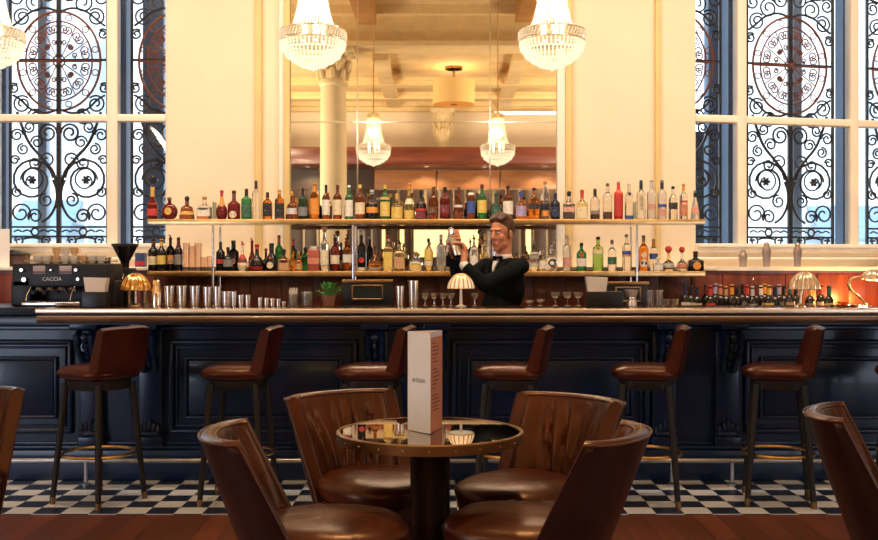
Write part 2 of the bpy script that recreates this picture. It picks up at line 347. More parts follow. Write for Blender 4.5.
# ------------------------------------------------------------------ windows
def pane_mat():
    m = bpy.data.materials.new('window_glass'); m.use_nodes = True; N, L = nodes(m)
    N.remove(N['Principled BSDF']); o = N['Material Output']
    t = N.new('ShaderNodeBsdfTransparent'); t.inputs[0].default_value = (.98, .99, 1, 1); g = N.new('ShaderNodeBsdfGlossy'); g.inputs['Roughness'].default_value = .02
    fr = N.new('ShaderNodeFresnel'); fr.inputs[0].default_value = 1.45; mx = N.new('ShaderNodeMixShader')
    L.new(fr.outputs[0], mx.inputs[0]); L.new(t.outputs[0], mx.inputs[1]); L.new(g.outputs[0], mx.inputs[2]); L.new(mx.outputs[0], o.inputs[0])
    return m
M_PANE = pane_mat()
TZ = (2.592, 2.655)
def window(n, M, mull, x0, x1, posts, dark_posts):
    """frame with mullions and transom, panes, ribbed steel posts outside"""
    f = MB()
    for a, b in mull: f.box(a, b, .02, .12, SILL, HEAD, M, bev=.012)
    f.box(x0, x1, .03, .11, TZ[0], TZ[1], M, bev=.01).box(x0, x1, .02, .12, HEAD - .06, HEAD, M).box(x0, x1, .03, .11, SILL - .02, SILL + .004, M)
    w = struct('window_%d' % n, f, M_WFRAME)
    g = MB().box(x0, x1, .068, .074, SILL + .01, HEAD - .01, M); g.build('pane', M_PANE, w, smooth=False)
    for a, b in posts:
        p = MB().box(a, b, .3, .42, SILL - .02, HEAD, M); 
        nb = int((HEAD - SILL) / .022)
        for k in range(nb): p.box(a + (b - a) * .15, a + (b - a) * .7, .285, .3, SILL + k * .022, SILL + k * .022 + .012, M)
        p.build('ribbed_post', M_POST, w, smooth=False)
    for a, b, d, mat in dark_posts:
        MB().box(a, b, d, d + .1, SILL - .3, HEAD + .3, M, bev=.01).build('outer_post', mat, w)
    return w
WM = Matrix.Translation((0, WALL_Y, 0))
gx = lambda px: X(px, 8.95)
wx = lambda px: X(px, 8.64)
window(1, WM, [(wx(107), wx(118)), (wx(-12), wx(-2)), (wx(-130), wx(-120)), (-2.27, -2.25)], -6, -2.25,
       [(gx(119.5), gx(128)), (gx(1), gx(8.5))], [(X(145, 9.2), X(166, 9.2), .52, M_POST), (X(39, 9.3), X(48, 9.3), .66, M_POST2)])
def ru(px, v=.04):
    """distance along the slanted window for a photo column, v behind its face"""
    t = (px - 439) / F; c, s = math.cos(TH), math.sin(TH)
    # (HX + u c - v s) = t (WALL_Y + u s + v c)
    return (t * (WALL_Y + v * c) - HX + v * s) / (c - t * s)
window(2, RM, [(ru(737), ru(746)), (ru(850), ru(858)), (0, .02), (ru(957), ru(965))], 0, 4.0,
       [(ru(725, .36), ru(735.5, .36)), (ru(839, .36), ru(850, .36))], [(ru(706, .57), ru(720, .57), .52, M_POST), (ru(791, .7), ru(800, .7), .66, M_POST2)])
MB().box(ru(690, .8), ru(724, .8), .78, .84, SILL - .3, 2.62, RM).build('outer_shutter', P('teal_shutter', (.018, .06, .10), .5, vary=.15, vscale=3), bpy.data.objects['window_2'], smooth=False)

# wrought iron grilles outside the panes, drawn in local metres (u sideways, z up), half width .41
K = 8.9 / F
def spiral(c, R, r1, a0, turns, n=26, cw=1):
    return [(c[0] + (R + (r1 - R) * (k / n) ** 1.7) * math.cos(a0 + cw * turns * 2 * PI * k / n), 0, c[1] + (R + (r1 - R) * (k / n) ** 1.7) * math.sin(a0 + cw * turns * 2 * PI * k / n)) for k in range(n + 1)]
def q(px, py): return (px * K, EYE + (270 - py) * K)      # local photo offset -> (u, z)
def grille_parts():
    fr = MB(); sc = MB(); su = MB(); md = MB(); bd = MB()
    zt = 4.4
    for u in (-.415, .415): fr.box(u - .010, u + .010, -.012, .012, SILL - .02, zt)
    fr.box(-.019, .019, -.014, .014, SILL - .02, zt)
    z60 = q(0, 60)[1]; fr.box(-.41, .41, -.008, .008, z60 - .010, z60 + .010)
    for y in (227, 236.5):
        z = q(0, y)[1]; bd.box(-.415, .415, -.010, .010, z - .008, z + .008)
    T = lambda mb, p, r=.0075: mb.tube(p, r * 1.25, 5)
    def both(mb, f, r=.0075):
        for s in (1, -1): T(mb, [(s * a, b, c) for a, b, c in f], r)
    def sp(mb, px, py, R, a0, turns, cw, r=.0070, r1=.22): both(mb, spiral(q(px, py), R * K, R * K * r1, a0, turns, cw=cw), r)
    def line(mb, pts, r=.0085, n=6): both(mb, catmull([(q(*p)[0], 0, q(*p)[1]) for p in pts], n), r)
    # lower panel
    line(sc, [(-42, 112), (-31, 141), (-17, 158), (-6, 172), (-1.5, 190), (-1.2, 206)], .0105)
    sp(sc, -26.5, 180, 20.5, 0.1, 1.65, 1, .0085, .35)
    line(sc, [(-6, 180), (-2.5, 190), (-3, 204), (-9, 216), (-17, 222)], .009)
    sp(sc, -26.5, 180, 12, PI, 1.2, -1, .006, .35)
    for k in range(6):
        a = k * PI / 3; both(sc, [(q(-27, 180)[0], 0, q(-27, 180)[1]), (q(-27, 180)[0] + .036 * math.cos(a), 0, q(-27, 180)[1] + .036 * math.sin(a))], .010)
    sp(sc, -38, 213, 9.5, -.6, 1.5, 1); sp(sc, -24, 216, 7, PI + .6, 1.5, -1); sp(sc, -13, 200, 6.5, PI / 2, 1.4, 1)
    sp(sc, -30, 127, 5.5, PI, 1.5, 1); sp(sc, -42, 135, 6, 0, 1.5, 1); sp(sc, -36, 149, 5.5, PI / 2, 1.5, 1); sp(sc, -22, 142, 6, PI, 1.4, -1); sp(sc, -11, 133, 9, 0, 1.7, 1, .008); sp(sc, -24, 163, 6, 0, 1.4, -1)
    sp(sc, -12, 160, 7, PI, 1.3, -1); sp(sc, -44, 160, 4.5, 0, 1.4, 1); sp(sc, -42, 192, 5, PI / 2, 1.4, 1)
    # band with small rings and curls beneath
    both(bd, spiral(q(-24, 231.8), 3.6 * K, 3.6 * K, 0, 1), .007)
    for x in (-41, -32, -15, -7): both(bd, catmull([(q(x - 4, 231.8)[0], 0, q(x - 4, 231.8)[1]), (q(x, 230)[0], 0, q(x, 230)[1]), (q(x + 4, 231.8)[0], 0, q(x + 4, 231.8)[1])], 4), .006)
    sp(sc, -40, 241, 4.5, PI, 1.4, -1); sp(sc, -13, 241, 4.5, 0, 1.4, 1); line(sc, [(-36, 239), (-27, 237.5), (-17, 239)], .007)
    # upper panel: rust red wheel in an oval double ring
    c = q(0, 61); ax, ay = 41.5 * K, 49.5 * K
    for f, r in ((1., .011), (.80, .008)): md.tube([(ax * f * math.cos(a), 0, c[1] + ay * f * math.sin(a)) for a in [2 * PI * k / 48 for k in range(48)]], r, 5, closed=True)
    for k in range(12):
        a = 2 * PI * (k + .5) / 12; md.tube([(ax * .9 * math.cos(a) + .028 * math.cos(b), 0, c[1] + ay * .9 * math.sin(a) + .026 * math.sin(b)) for b in [2 * PI * j / 10 for j in range(10)]], .005, 4, closed=True)
    md.tube([(.05 * math.cos(a), 0, c[1] + .05 * math.sin(a)) for a in [2 * PI * k / 16 for k in range(16)]], .008, 5, closed=True)
    for k in range(12):
        a = 2 * PI * k / 12; ca, sa = math.cos(a), math.sin(a); big = k % 3 == 0
        md.tube([(.05 * ca, 0, c[1] + .05 * sa), (ax * .8 * ca, 0, c[1] + ay * .8 * sa)] if not big else [(0, 0, c[1]), (ax * ca, 0, c[1] + ay * sa)], .0055 if not big else .012, 5)
        for e, (f, R) in enumerate(((.66, 4.6), (.40, 2.6)) if k % 3 else ((.66, 4.6),)):
            for s in (1, -1):
                b = a + s * .19 * (1.2 if e else 1); cc = (ax * f * math.cos(b), c[1] + ay * f * math.sin(b)); T(md, spiral(cc, R * K, R * K * .25, a + PI / 2 * s, 1.3, 16, cw=s), .0052)
    md.ball((0, 0, c[1]), .03, 10, 6)
    for a, b, R in ((-37, 17, 8.5), (-24, 3, 9.5), (-44, 34, 5), (-37, 104, 8.5), (-45, 88, 5), (-24, 117, 8), (-42, -2, 7), (-10, -6, 8), (-36, -20, 8), (-20, -22, 9)):
        sp(su, a, b, R, PI * .25, 1.6, 1); 
    line(su, [(-46, 26), (-38, 20), (-28, 12), (-14, 8), (-2, 11)]); line(su, [(-46, 95), (-38, 100), (-28, 109), (-14, 113), (-2, 110)]); line(su, [(-46, -12), (-30, -8), (-14, -12), (-3, -22)])
    return fr, sc, md, bd, su
gp = grille_parts()
def grille(loc, label, rz=0.):
    t = thing('iron_grille', loc, label, 'window grille', None, rz)
    gp[0].build('frame_bars', M_IRON, t, smooth=False); gp[1].build('lower_scrollwork', M_IRON, t); gp[4].build('upper_scrollwork', M_IRON, t); m = gp[2].build('medallion', M_RUST, t); m['label'] = 'rust red oval wheel'; gp[3].build('lower_band', M_IRON, t)
    return t
g0 = grille((X(59, 8.9), 8.9, 0), 'wrought iron scroll grille with rust red wheel outside the wide left window pane')
copy_tree(g0, (X(180.5, 8.9), 8.9, 0), 'iron scroll grille half hidden behind the cream wall, in the narrow left window pane')
def rgr(px, label):
    u = ru(px, .3); p = RM @ Vector((u, .3, 0)); return copy_tree(g0, p, label, rz=TH)
rgr(675, 'iron scroll grille in the narrow right window pane beside the bottle shelf end')
rgr(790, 'wrought iron scroll grille with rust red wheel outside the wide right window pane')
rgr(908, 'iron scroll grille at the right picture edge, only its near side in view')

# the street outside: pale house fronts
M_FACADE = P('pale_facade', (.86, .88, .90), .7, vary=.06, vscale=1.5)
M_FWIN = P('facade_glazing', (.45, .55, .66), .15, vary=.3, vscale=.8)
M_AWN = P('blue_awning', (.20, .32, .46), .6, vary=.15)
def house(x, y, w, h, label, rz=0., shop=True):
    t = thing('street_house', (x, y, -.6), label, 'house', None, rz)
    MB().box(-w / 2, w / 2, 0, 3, 0, h).build('facade', M_FACADE, t, smooth=False)
    n = max(2, int(w / 1.5)); fl = int(h / 3)
    for j in range(fl):
        for i in range(n):
            if (i + j) % 2 and j: continue
            cx = -w / 2 + (i + .5) * w / n
            wdw = MB().box(cx - .34, cx + .34, -.04, .02, 1.0 + 3 * j, 2.7 + 3 * j).build('house_window', M_FWIN, t, smooth=False)
            MB().box(cx - .42, cx + .42, -.10, .02, .9 + 3 * j, 1.0 + 3 * j).box(cx - .03, cx + .03, -.06, .02, 1 + 3 * j, 2.7 + 3 * j).build('sash', M_FACADE, wdw, smooth=False)
    if shop: MB().add([(-w * .22, -.8, 2.5), (w * .22, -.8, 2.5), (w * .22, 0, 3.1), (-w * .22, 0, 3.1), (-w * .22, -.8, 2.44), (w * .22, -.8, 2.44), (w * .22, 0, 3.04), (-w * .22, 0, 3.04)], [(0, 1, 2, 3), (7, 6, 5, 4), (0, 4, 5, 1), (1, 5, 6, 2), (2, 6, 7, 3), (3, 7, 4, 0)]).build('awning', M_AWN, t, smooth=False)
    return t
house(-6.3, 17, 2.2, 11, 'pale house with a blue awning across the street, behind the left window')
house(7.2, 18.5, 3.0, 11, 'pale house front across the street, behind the right window')
gm = P('street_paving', (.42, .44, .46), .8, vary=.1)
st = MB().box(-30, 30, 9.6, 40, -.75, -.6).build('street', gm, smooth=False); st['kind'] = 'structure'

# ------------------------------------------------------------------ the room behind, as the mirror shows it
struct('column_1', MB().lathe([(.32, 0), (.32, .14), (.27, .2), (.235, .3), (.215, 4.42), (.245, 4.45), (.245, 4.50), (.22, 4.53)], 28), P('column_paint', (.86, .72, .45), .5, vary=.04, vscale=3), loc=(-1.765, -.3, 0))
def capital(M, r, h, z):
    c = MB(); c.lathe([(r * .95, z), (r * 1.0, z + h * .45), (r * 1.35, z + h * .8), (r * 1.5, z + h * .84)], 24, M).box(-r * 1.55, r * 1.55, -r * 1.55, r * 1.55, z + h * .84, z + h, M, bev=.015)
    for row, (zz, n, s) in enumerate(((z + h * .02, 8, 1.), (z + h * .28, 8, 1.12))):
        for k in range(n):
            a = 2 * PI * (k + .5 * row) / n; p = lambda rr, hh, t=0: (rr * math.cos(a + t), rr * math.sin(a + t), hh)
            c.tube([p(r * s, zz), p(r * 1.08 * s, zz + h * .18), p(r * 1.2 * s, zz + h * .32), p(r * 1.32 * s, zz + h * .30)], [r * .16, r * .2, r * .13, r * .05], 6, M=M)
    for k in range(4):
        a = PI / 4 + k * PI / 2; cx = r * 1.5
        c.tube([M @ Vector((0, 0, 0)) * 0 + Vector((cx * math.cos(a) + (r * .24 * (1 - j / 14)) * math.cos(a) * math.cos(j * .8), cx * math.sin(a) + r * .24 * (1 - j / 14) * math.sin(a) * math.cos(j * .8), z + h * .7 + r * .24 * (1 - j / 14) * math.sin(j * .8))) for j in range(13)], r * .06, 5, M=M)
    return c
I4 = Matrix.Identity(4)
struct('trim_5', capital(I4, .225, .515, 4.52), P('capital_plaster', (.78, .62, .36), .6, vary=.1, vscale=12), loc=(-1.765, -.3, 0))
struct('column_2', MB().lathe([(.17, 3.92), (.16, 4.2), (.18, 4.24)], 20), MATS['column_paint'], loc=(.08, -5.55, 0))
struct('trim_6', capital(I4, .165, .62, 4.24), MATS['capital_plaster'], loc=(.08, -5.55, 0))
struct('trim_7', MB().box(-6, 6, -6, -4.7, 3.58, 3.94, bev=.02), M_MAHOGX)
rw = MB()
for i in range(4): rw.box(-1.45 + i * 1.4 + .02, -.05 + i * 1.4 - .02, -6, -5.93, 3.16, 3.57, bev=.01)
struct('trim_8', rw, M_OAK)
rw = MB()
for i in range(40): rw.box(-6 + i * .3 + .03, -5.7 + i * .3 - .03, -6, -5.9 - .02 * (i % 3), 0.02, 3.14, bev=.01)
rw.box(-6, -1.46, -6, -5.92, 3.14, 3.58).box(4.2, 6, -6, -5.92, 3.14, 3.58)
struct('trim_9', rw, P('dark_partition', (.040, .017, .012), .45, vary=.5, vscale=1.2))
M_GLOW = P('opening_glow', (.9, .7, .35), .4, emit=(1, .70, .26), es=1.5)  # emission imitates warm light in openings of the mirrored room
for k, (a, b, z0, z1, lb) in enumerate(((320, 346, 1.75, 2.35, 'narrow'), (413, 488, 1.65, 2.3, 'wide'), (381, 386, 1.3, 2.45, 'thin'), (399, 405, 1.3, 2.45, 'slim'), (525, 532, 1.5, 2.45, 'tall'))):
    t = thing('glow_stand_in', ((X(a, 22.9) + X(b, 22.9)) / 2, -5.86, z0), '%s glowing stand-in for a lit opening on the dark partition reflected in the mirror' % lb, 'glow stand-in')
    w2 = (X(b, 22.9) - X(a, 22.9)) / 2
    MB().box(-w2, w2, -.02, .02, 0, z1 - z0).build('glass', M_GLOW, t, smooth=False)
    fb = MB()
    for s in (-1, 1): fb.box(s * w2 - .02, s * w2 + .02, -.025, .03, -.02, z1 - z0 + .02)
    fb.box(-w2, w2, -.025, .03, -.03, 0).box(-w2, w2, -.025, .03, z1 - z0, z1 - z0 + .03).build('frame', M_DARKWOOD, t, smooth=False)
for i, px in enumerate((307, 427, 485, 545)):
    x = X(px, 22.3)
    t = thing('recessed_downlight', (x, -5.3, 3.58), 'small round downlight under the mahogany canopy, %s in the mirror' % ('by the white column', 'above the squat whiskies', 'between the two chandeliers', 'at the mirror side edge')[i], 'downlight')
    MB().lathe([(.07, -.012), (.07, 0), (.05, 0), (.05, -.012)], 20).build('ring', M_CHROME, t)
    MB().lathe([(.0, -.006), (.05, -.006), (.05, -.002), (0, -.002)], 20).build('lens', P('lamp_lens', (1, .9, .7), .4, emit=(1, .85, .6), es=6), t)
for x in (X(307, 22.3), X(427, 22.3), X(485, 22.3), X(545, 22.3), -4.2, 3.8):
    aim(lamp('downlight_spot', 'SPOT', (x, -5.3, 3.54), 60, WARM, .05, spot=math.radians(110)), (x, -5.9, 2.4))
# linear cornice light and drum pendant
t = thing('linear_light', (.98 * X(527, 22.7) , -5.62, 4.78), 'long slim white light strip on the far cornice, reflected at the mirror side', 'light strip')
MB().box(-.68, .68, -.04, .04, -.03, .03, bev=.01).build('housing', M_CHROME, t); MB().box(-.66, .66, .036, .05, -.022, .03).build('diffuser', P('strip_lens', (1, .95, .85), .4, emit=(1, .93, .8), es=5), t)
t = thing('drum_pendant', (.27, -1.8, 5.05), 'cream drum shade ceiling lamp hanging by a dark stem, reflected high in the mirror', 'ceiling lamp')
MB().lathe([(.16, -.05), (.16, 0), (0, 0)], 28).lathe([(0, -.05), (.16, -.05)], 28).build('canopy', M_BRASSD, t)
MB().tube([(0, 0, -.05), (0, 0, -.30)], .02, 10).build('stem', M_BRASSD, t)
MB().lathe([(.38, -.68), (.38, -.25), (.37, -.25), (.37, -.68)], 36).build('drum_shade', P('drum_linen', (.80, .55, .22), .7, emit=(1, .58, .18), es=.22), t)
MB().lathe([(0, -.67), (.37, -.67), (.37, -.66), (0, -.66)], 36).build('diffuser', P('drum_lens', (1, .9, .7), .5, emit=(1, .80, .48), es=.5), t)
MB().lathe([(0, -.69), (.06, -.69), (.06, -.672), (0, -.672)], 16).build('finial', M_BRASSD, t)
lamp('drum_bulb', 'POINT', (.27, -1.8, 4.60), 10, WARM2, .06)

# ------------------------------------------------------------------ big mirror behind the bar
M_MIRROR = P('mirror_silver', (.93, .90, .84), .015, 1.)
MX0, MX1 = X(290, 8.55), X(557, 8.55)
t = thing('wall_mirror', ((MX0 + MX1) / 2, 8.6, 1.385), 'tall silver wall mirror in vertical strips behind the bottle shelves', 'mirror')
mc = (MX0 + MX1) / 2
js = [MX0, X(357.5, 8.55), X(490, 8.55), MX1]; zj = Z(122, 8.55)
for i in range(3):
    for z0, z1 in ((1.385, zj - .002), (zj + .002, 5.68)):
        MB().box(js[i] - mc + .001, js[i + 1] - mc - .001, -.05, -.004, z0 - 1.385, z1 - 1.385).build('mirror_panel', M_MIRROR, t, smooth=False)
for x in js[1:3]: MB().box(x - mc - .006, x - mc + .006, -.058, -.045, 0, 4.29).build('joint_strip', M_CHROME, t, smooth=False)
MB().box(MX0 - mc, MX1 - mc, -.056, -.045, zj - 1.385 - .006, zj - 1.385 + .006).build('joint_strip', M_CHROME, t, smooth=False)
M_LITTRIM = P('highlight_trim', (.92, .86, .76), .35, vary=.02)  # highlight along the mirror moulding, put into the colour
for s, (a, b, c) in enumerate(((290, 284, 278), (557, 565, 573))):
    xa, xb, xc = [X(v, 8.52) - mc for v in (a, b, c)]
    i1, i2 = sorted((xa, xb)); j1, j2 = sorted((xb, xc))
    MB().box(i1, i2, -.09, 0, 0, 4.29, bev=.006).build('frame_moulding', M_SHADETRIM if s == 0 else M_LITTRIM, t); MB().box(j1, j2, -.06, 0, 0, 4.29, bev=.012).build('frame_moulding', M_LITTRIM if s == 0 else M_SHADETRIM, t)  # lit and shadowed faces painted, order swapped between the two sides
# ------------------------------------------------------------------ the bar
BT = 1.118                               # bar top height
t = thing('bar_counter', (0, 6.75, 0), 'long navy panelled bar with dark polished top and brass edge, running across the room', 'bar counter')
BX0, BX1 = X(35, 6.45), 5.9
body = MB().box(-5.9, 5.9, 0, .55, .0045, 1.06)
for z0, z1, d in ((.0045, .20, .05), (.20, .225, .035), (.225, .25, .02), (.97, 1.0, .025), (1.0, 1.06, .05)): body.box(-5.9, 5.9, -d, .01, z0, z1, bev=.006)
body.build('front_panelling', M_NAVY, t)
tp = MB().box(BX0 + .005, BX1, -.29, .40, 1.086, BT, bev=.006)
MB().box(-5.9, BX0 + .004, -.03, .40, 1.064, BT, bev=.006).build('end_top', M_NAVYD, t)
tp.build('counter_top', wood('bar_top_wood', (.055, .022, .012), (.13, .05, .024), .14, 'X', 1.2, .6), t)
MB().box(-5.9, X(165, 7.2), .401, .82, .0045, BT, bev=.006).build('coffee_station', M_NAVYD, t)
eg = MB().box(BX0, BX1, -.302, -.288, 1.092, BT + .001, bev=.004).box(BX0, BX0 + .014, -.30, .1, 1.092, BT + .001, bev=.004)
eg.build('brass_edge', P('pale_edge', (.84, .70, .52), .25, .5, vary=.08), t)
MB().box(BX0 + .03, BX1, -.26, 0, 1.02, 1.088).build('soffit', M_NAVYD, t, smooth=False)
pr = [(-.255, 1.078)] + [(-.285 - .026 * math.sin(a), 1.056 + .024 * math.cos(a)) for a in [PI * k / 10 for k in range(11)]] + [(-.255, 1.030)]
vs = [(x, y, z) for x in (BX0 + .012, BX1) for y, z in pr]; n = len(pr)
br = MB().add(vs, [(i, i + 1, n + i + 1, n + i) for i in range(n - 1)] + [tuple(range(n)), tuple(range(2 * n - 1, n - 1, -1)), (0, n, 2 * n - 1, n - 1)])
br.build('bumper_rail', wood('rail_wood', (.075, .034, .016), (.16, .075, .034), .2, 'X', 1.5, .6), t)
def frame_mould(mb, x0, x1, z0, z1, w, d, y=0.):
    for a, b, c, e in ((x0, x1, z1 - w, z1), (x0, x1, z0, z0 + w), (x0, x0 + w, z0, z1), (x1 - w, x1, z0, z1)):
        mb.box(a, b, y - d, y + .004, c, e, bev=min(w, d) * .42)
panels = [(X(168, 6.72), X(358, 6.72)), (X(451, 6.72), X(650, 6.72)), (X(745, 6.72), X(935, 6.72)), (X(-126, 6.72), X(72, 6.72))]
for a, b in panels:
    pm = MB(); frame_mould(pm, a, b, .30, .91, .035, .035); frame_mould(pm, a + .045, b - .045, .345, .865, .014, .016); frame_mould(pm, a + .10, b - .10, .395, .80, .022, .026); pm.box(a + .125, b - .125, -.012, .004, .42, .775, bev=.008)
    pm.build('wall_panel' if False else 'panel_moulding', M_NAVY, t)
def corbel(x):
    c = MB()
    c.box(x - .075, x + .075, -.045, .004, .25, .97, bev=.006)
    c.box(x - .085, x + .085, -.22, .004, .985, 1.03, bev=.008)
    # carved scroll bracket with acanthus lobes
    for s in (-1, 1):
        for (yy, zz, R) in ((-.14, .925, .055), (-.075, .80, .032)):
            c.tube([(x + s * .045, yy - (R * (1 - k / 22)) * math.cos(k * .55), zz + R * (1 - k / 22) * math.sin(k * .55)) for k in range(20)], .013, 6)
        c.tube(catmull([(x + s * .045, -.19, .95), (x + s * .045, -.17, .86), (x + s * .04, -.10, .79), (x + s * .035, -.065, .70)], 5), [.022] * 15 + [.012], 6)
    for k in range(4): c.ball((x, -.175 + k * .034, .93 - k * .055), (.03 - k * .003, .026, .036), 8, 6)
    c.build('corbel', M_NAVY, t)
    f = MB().box(x - .085, x + .085, -.07, .004, .225, .29, bev=.01)
    for k in range(5): f.ball((x - .056 + k * .028, -.062, .355 - abs(k - 2) * .016), (.018, .02, .045), 8, 6)
    f.ball((x, -.075, .31), (.075, .02, .02), 10, 6); f.build('foot_ornament', M_NAVY, t)
for px in (92, 151, 376, 437, 664, 727): corbel(X(px, 6.72))
t = thing('foot_rail', (0, 6.55, .0045), 'slim chrome foot rail on short posts along the foot of the navy bar', 'foot rail')
MB().tube([(-5.6, 0, .155), (5.6, 0, .155)], .016, 12).build('rail', P('foot_metal', (.45, .46, .50), .3, 1., vary=.15), t)
for px in (86, 226, 316, 420, 540, 672, 732, 850): MB().tube([(X(px, 6.55), 0, .155), (X(px, 6.55), 0, .02)], .014, 10).tube([(X(px, 6.55), 0, .012), (X(px, 6.55), 0, 0)], .03, 12).build('post', MATS['foot_metal'], t)

# ------------------------------------------------------------------ chandeliers
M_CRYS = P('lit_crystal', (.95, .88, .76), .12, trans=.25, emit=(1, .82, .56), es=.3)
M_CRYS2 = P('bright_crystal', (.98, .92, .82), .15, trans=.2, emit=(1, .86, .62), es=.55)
def beads(mb, pts, r, step):
    """a strand of faceted beads along a path"""
    pts = [Vector(p) for p in pts]; L_ = [0]
    for a, b in zip(pts, pts[1:]): L_.append(L_[-1] + (b - a).length)
    n = max(2, int(L_[-1] / step)); i = 0; out = []; R = []
    for k in range(n * 2 + 1):
        s = L_[-1] * k / (2 * n)
        while i < len(pts) - 2 and L_[i + 1] < s: i += 1
        f = (s - L_[i]) / max(1e-9, L_[i + 1] - L_[i]); out.append(pts[i].lerp(pts[i + 1], f)); R.append(r if k % 2 else r * .3)
    mb.tube(out, R, 5)
def chandelier(x, label):
    SQ = lambda mb: setattr(mb, 'v', [(a * .965, b * .965, z * .775 if z < .2 else z - .045) for a, b, z in mb.v]) or mb
    t = thing('crystal_chandelier', (x, 5.85, 2.485), label, 'chandelier', 'crystal chandeliers over the bar')
    zr = .225
    up = MB(); N_ = 34
    for k in range(N_):
        a = 2 * PI * k / N_; c, s = math.cos(a), math.sin(a)
        path = [(.072 + .05 * (u ** 1.9), .56 - .275 * u) for u in [i / 8 for i in range(9)]]
        beads(up, [(r * c, r * s, z) for r, z in path], .0062, .014)
    for k in range(44):
        a = 2 * PI * k / 44; c, s = math.cos(a), math.sin(a)
        beads(up, [((.122 + .063 * u) * c, (.122 + .063 * u) * s, .285 - .02 * u) for u in [i / 3 for i in range(4)]], .006, .014)
    SQ(up).build('crystal_strands', M_CRYS, t)
    lo = MB()
    for row, (n, z0, r0, z1, r1) in enumerate(((48, .20, .188, .135, .178), (44, .15, .172, .085, .150), (38, .105, .142, .050, .112), (28, .066, .105, .022, .070), (16, .034, .06, .008, .025))):
        for k in range(n):
            a = 2 * PI * (k + .5 * (row % 2)) / n; c, s = math.cos(a), math.sin(a)
            beads(lo, [((r0 + (r1 - r0) * u) * c, (r0 + (r1 - r0) * u) * s, z0 + (z1 - z0) * u) for u in (0, .33, .66, 1)], .0088, .021)
    SQ(lo).build('crystal_basket', M_CRYS2, t)
    rim = MB()
    for z in (.205, .262): rim.lathe([(.186, z - .003), (.192, z - .003), (.192, z + .003), (.186, z + .003), (.186, z - .003)], 40)
    SQ(rim).build('brass_rim', P('pale_rim', (.9, .78, .6), .3, .8), t)
    rb = MB()
    for k in range(56):
        a = 2 * PI * k / 56; b = a + .10
        beads(rb, [(.194 * math.cos(a + (b - a) * u), .194 * math.sin(a + (b - a) * u), .212 + .045 * u) for u in (0, .5, 1)], .0065, .016)
    SQ(rb).build('rim_beads', M_CRYS, t)
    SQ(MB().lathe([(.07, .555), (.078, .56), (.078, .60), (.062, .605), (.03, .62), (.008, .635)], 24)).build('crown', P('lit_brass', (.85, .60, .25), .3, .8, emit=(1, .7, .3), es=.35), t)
    MB().tube([(0, 0, .58), (0, 0, 3.21)], .006, 6).lathe([(.05, 3.16), (.05, 3.215)], 14).build('chain', M_BRASS, t)
    MB().lathe([(0, -.012), (.014, 0), (.010, .012), (.02, .02), (0, .03)], 12).build('finial', M_CRYS2, t)
    for k in range(5):
        a = 2 * PI * k / 5; cd = MB().tube([(.06 * math.cos(a), .06 * math.sin(a), .20), (.06 * math.cos(a), .06 * math.sin(a), .25)], .011, 8).ball((.06 * math.cos(a), .06 * math.sin(a), .275), (.014, .014, .03), 8, 6)
        SQ(cd).build('bulb', P('bulb_glow', (1, .9, .7), .4, emit=(1, .80, .50), es=9), t)
    lamp('chandelier_light', 'POINT', (x, 5.85, 2.485 + .36), 34, WARM2, .05)
    return t
for px, lb in ((313, 'lit crystal basket chandelier in front of the white column and mirror edge'), (552, 'lit crystal basket chandelier over the bartender side, by the right mirror edge'), (-10, 'lit crystal basket chandelier cut by the left picture edge, before the window')):
    chandelier(X(px, 5.85), lb)

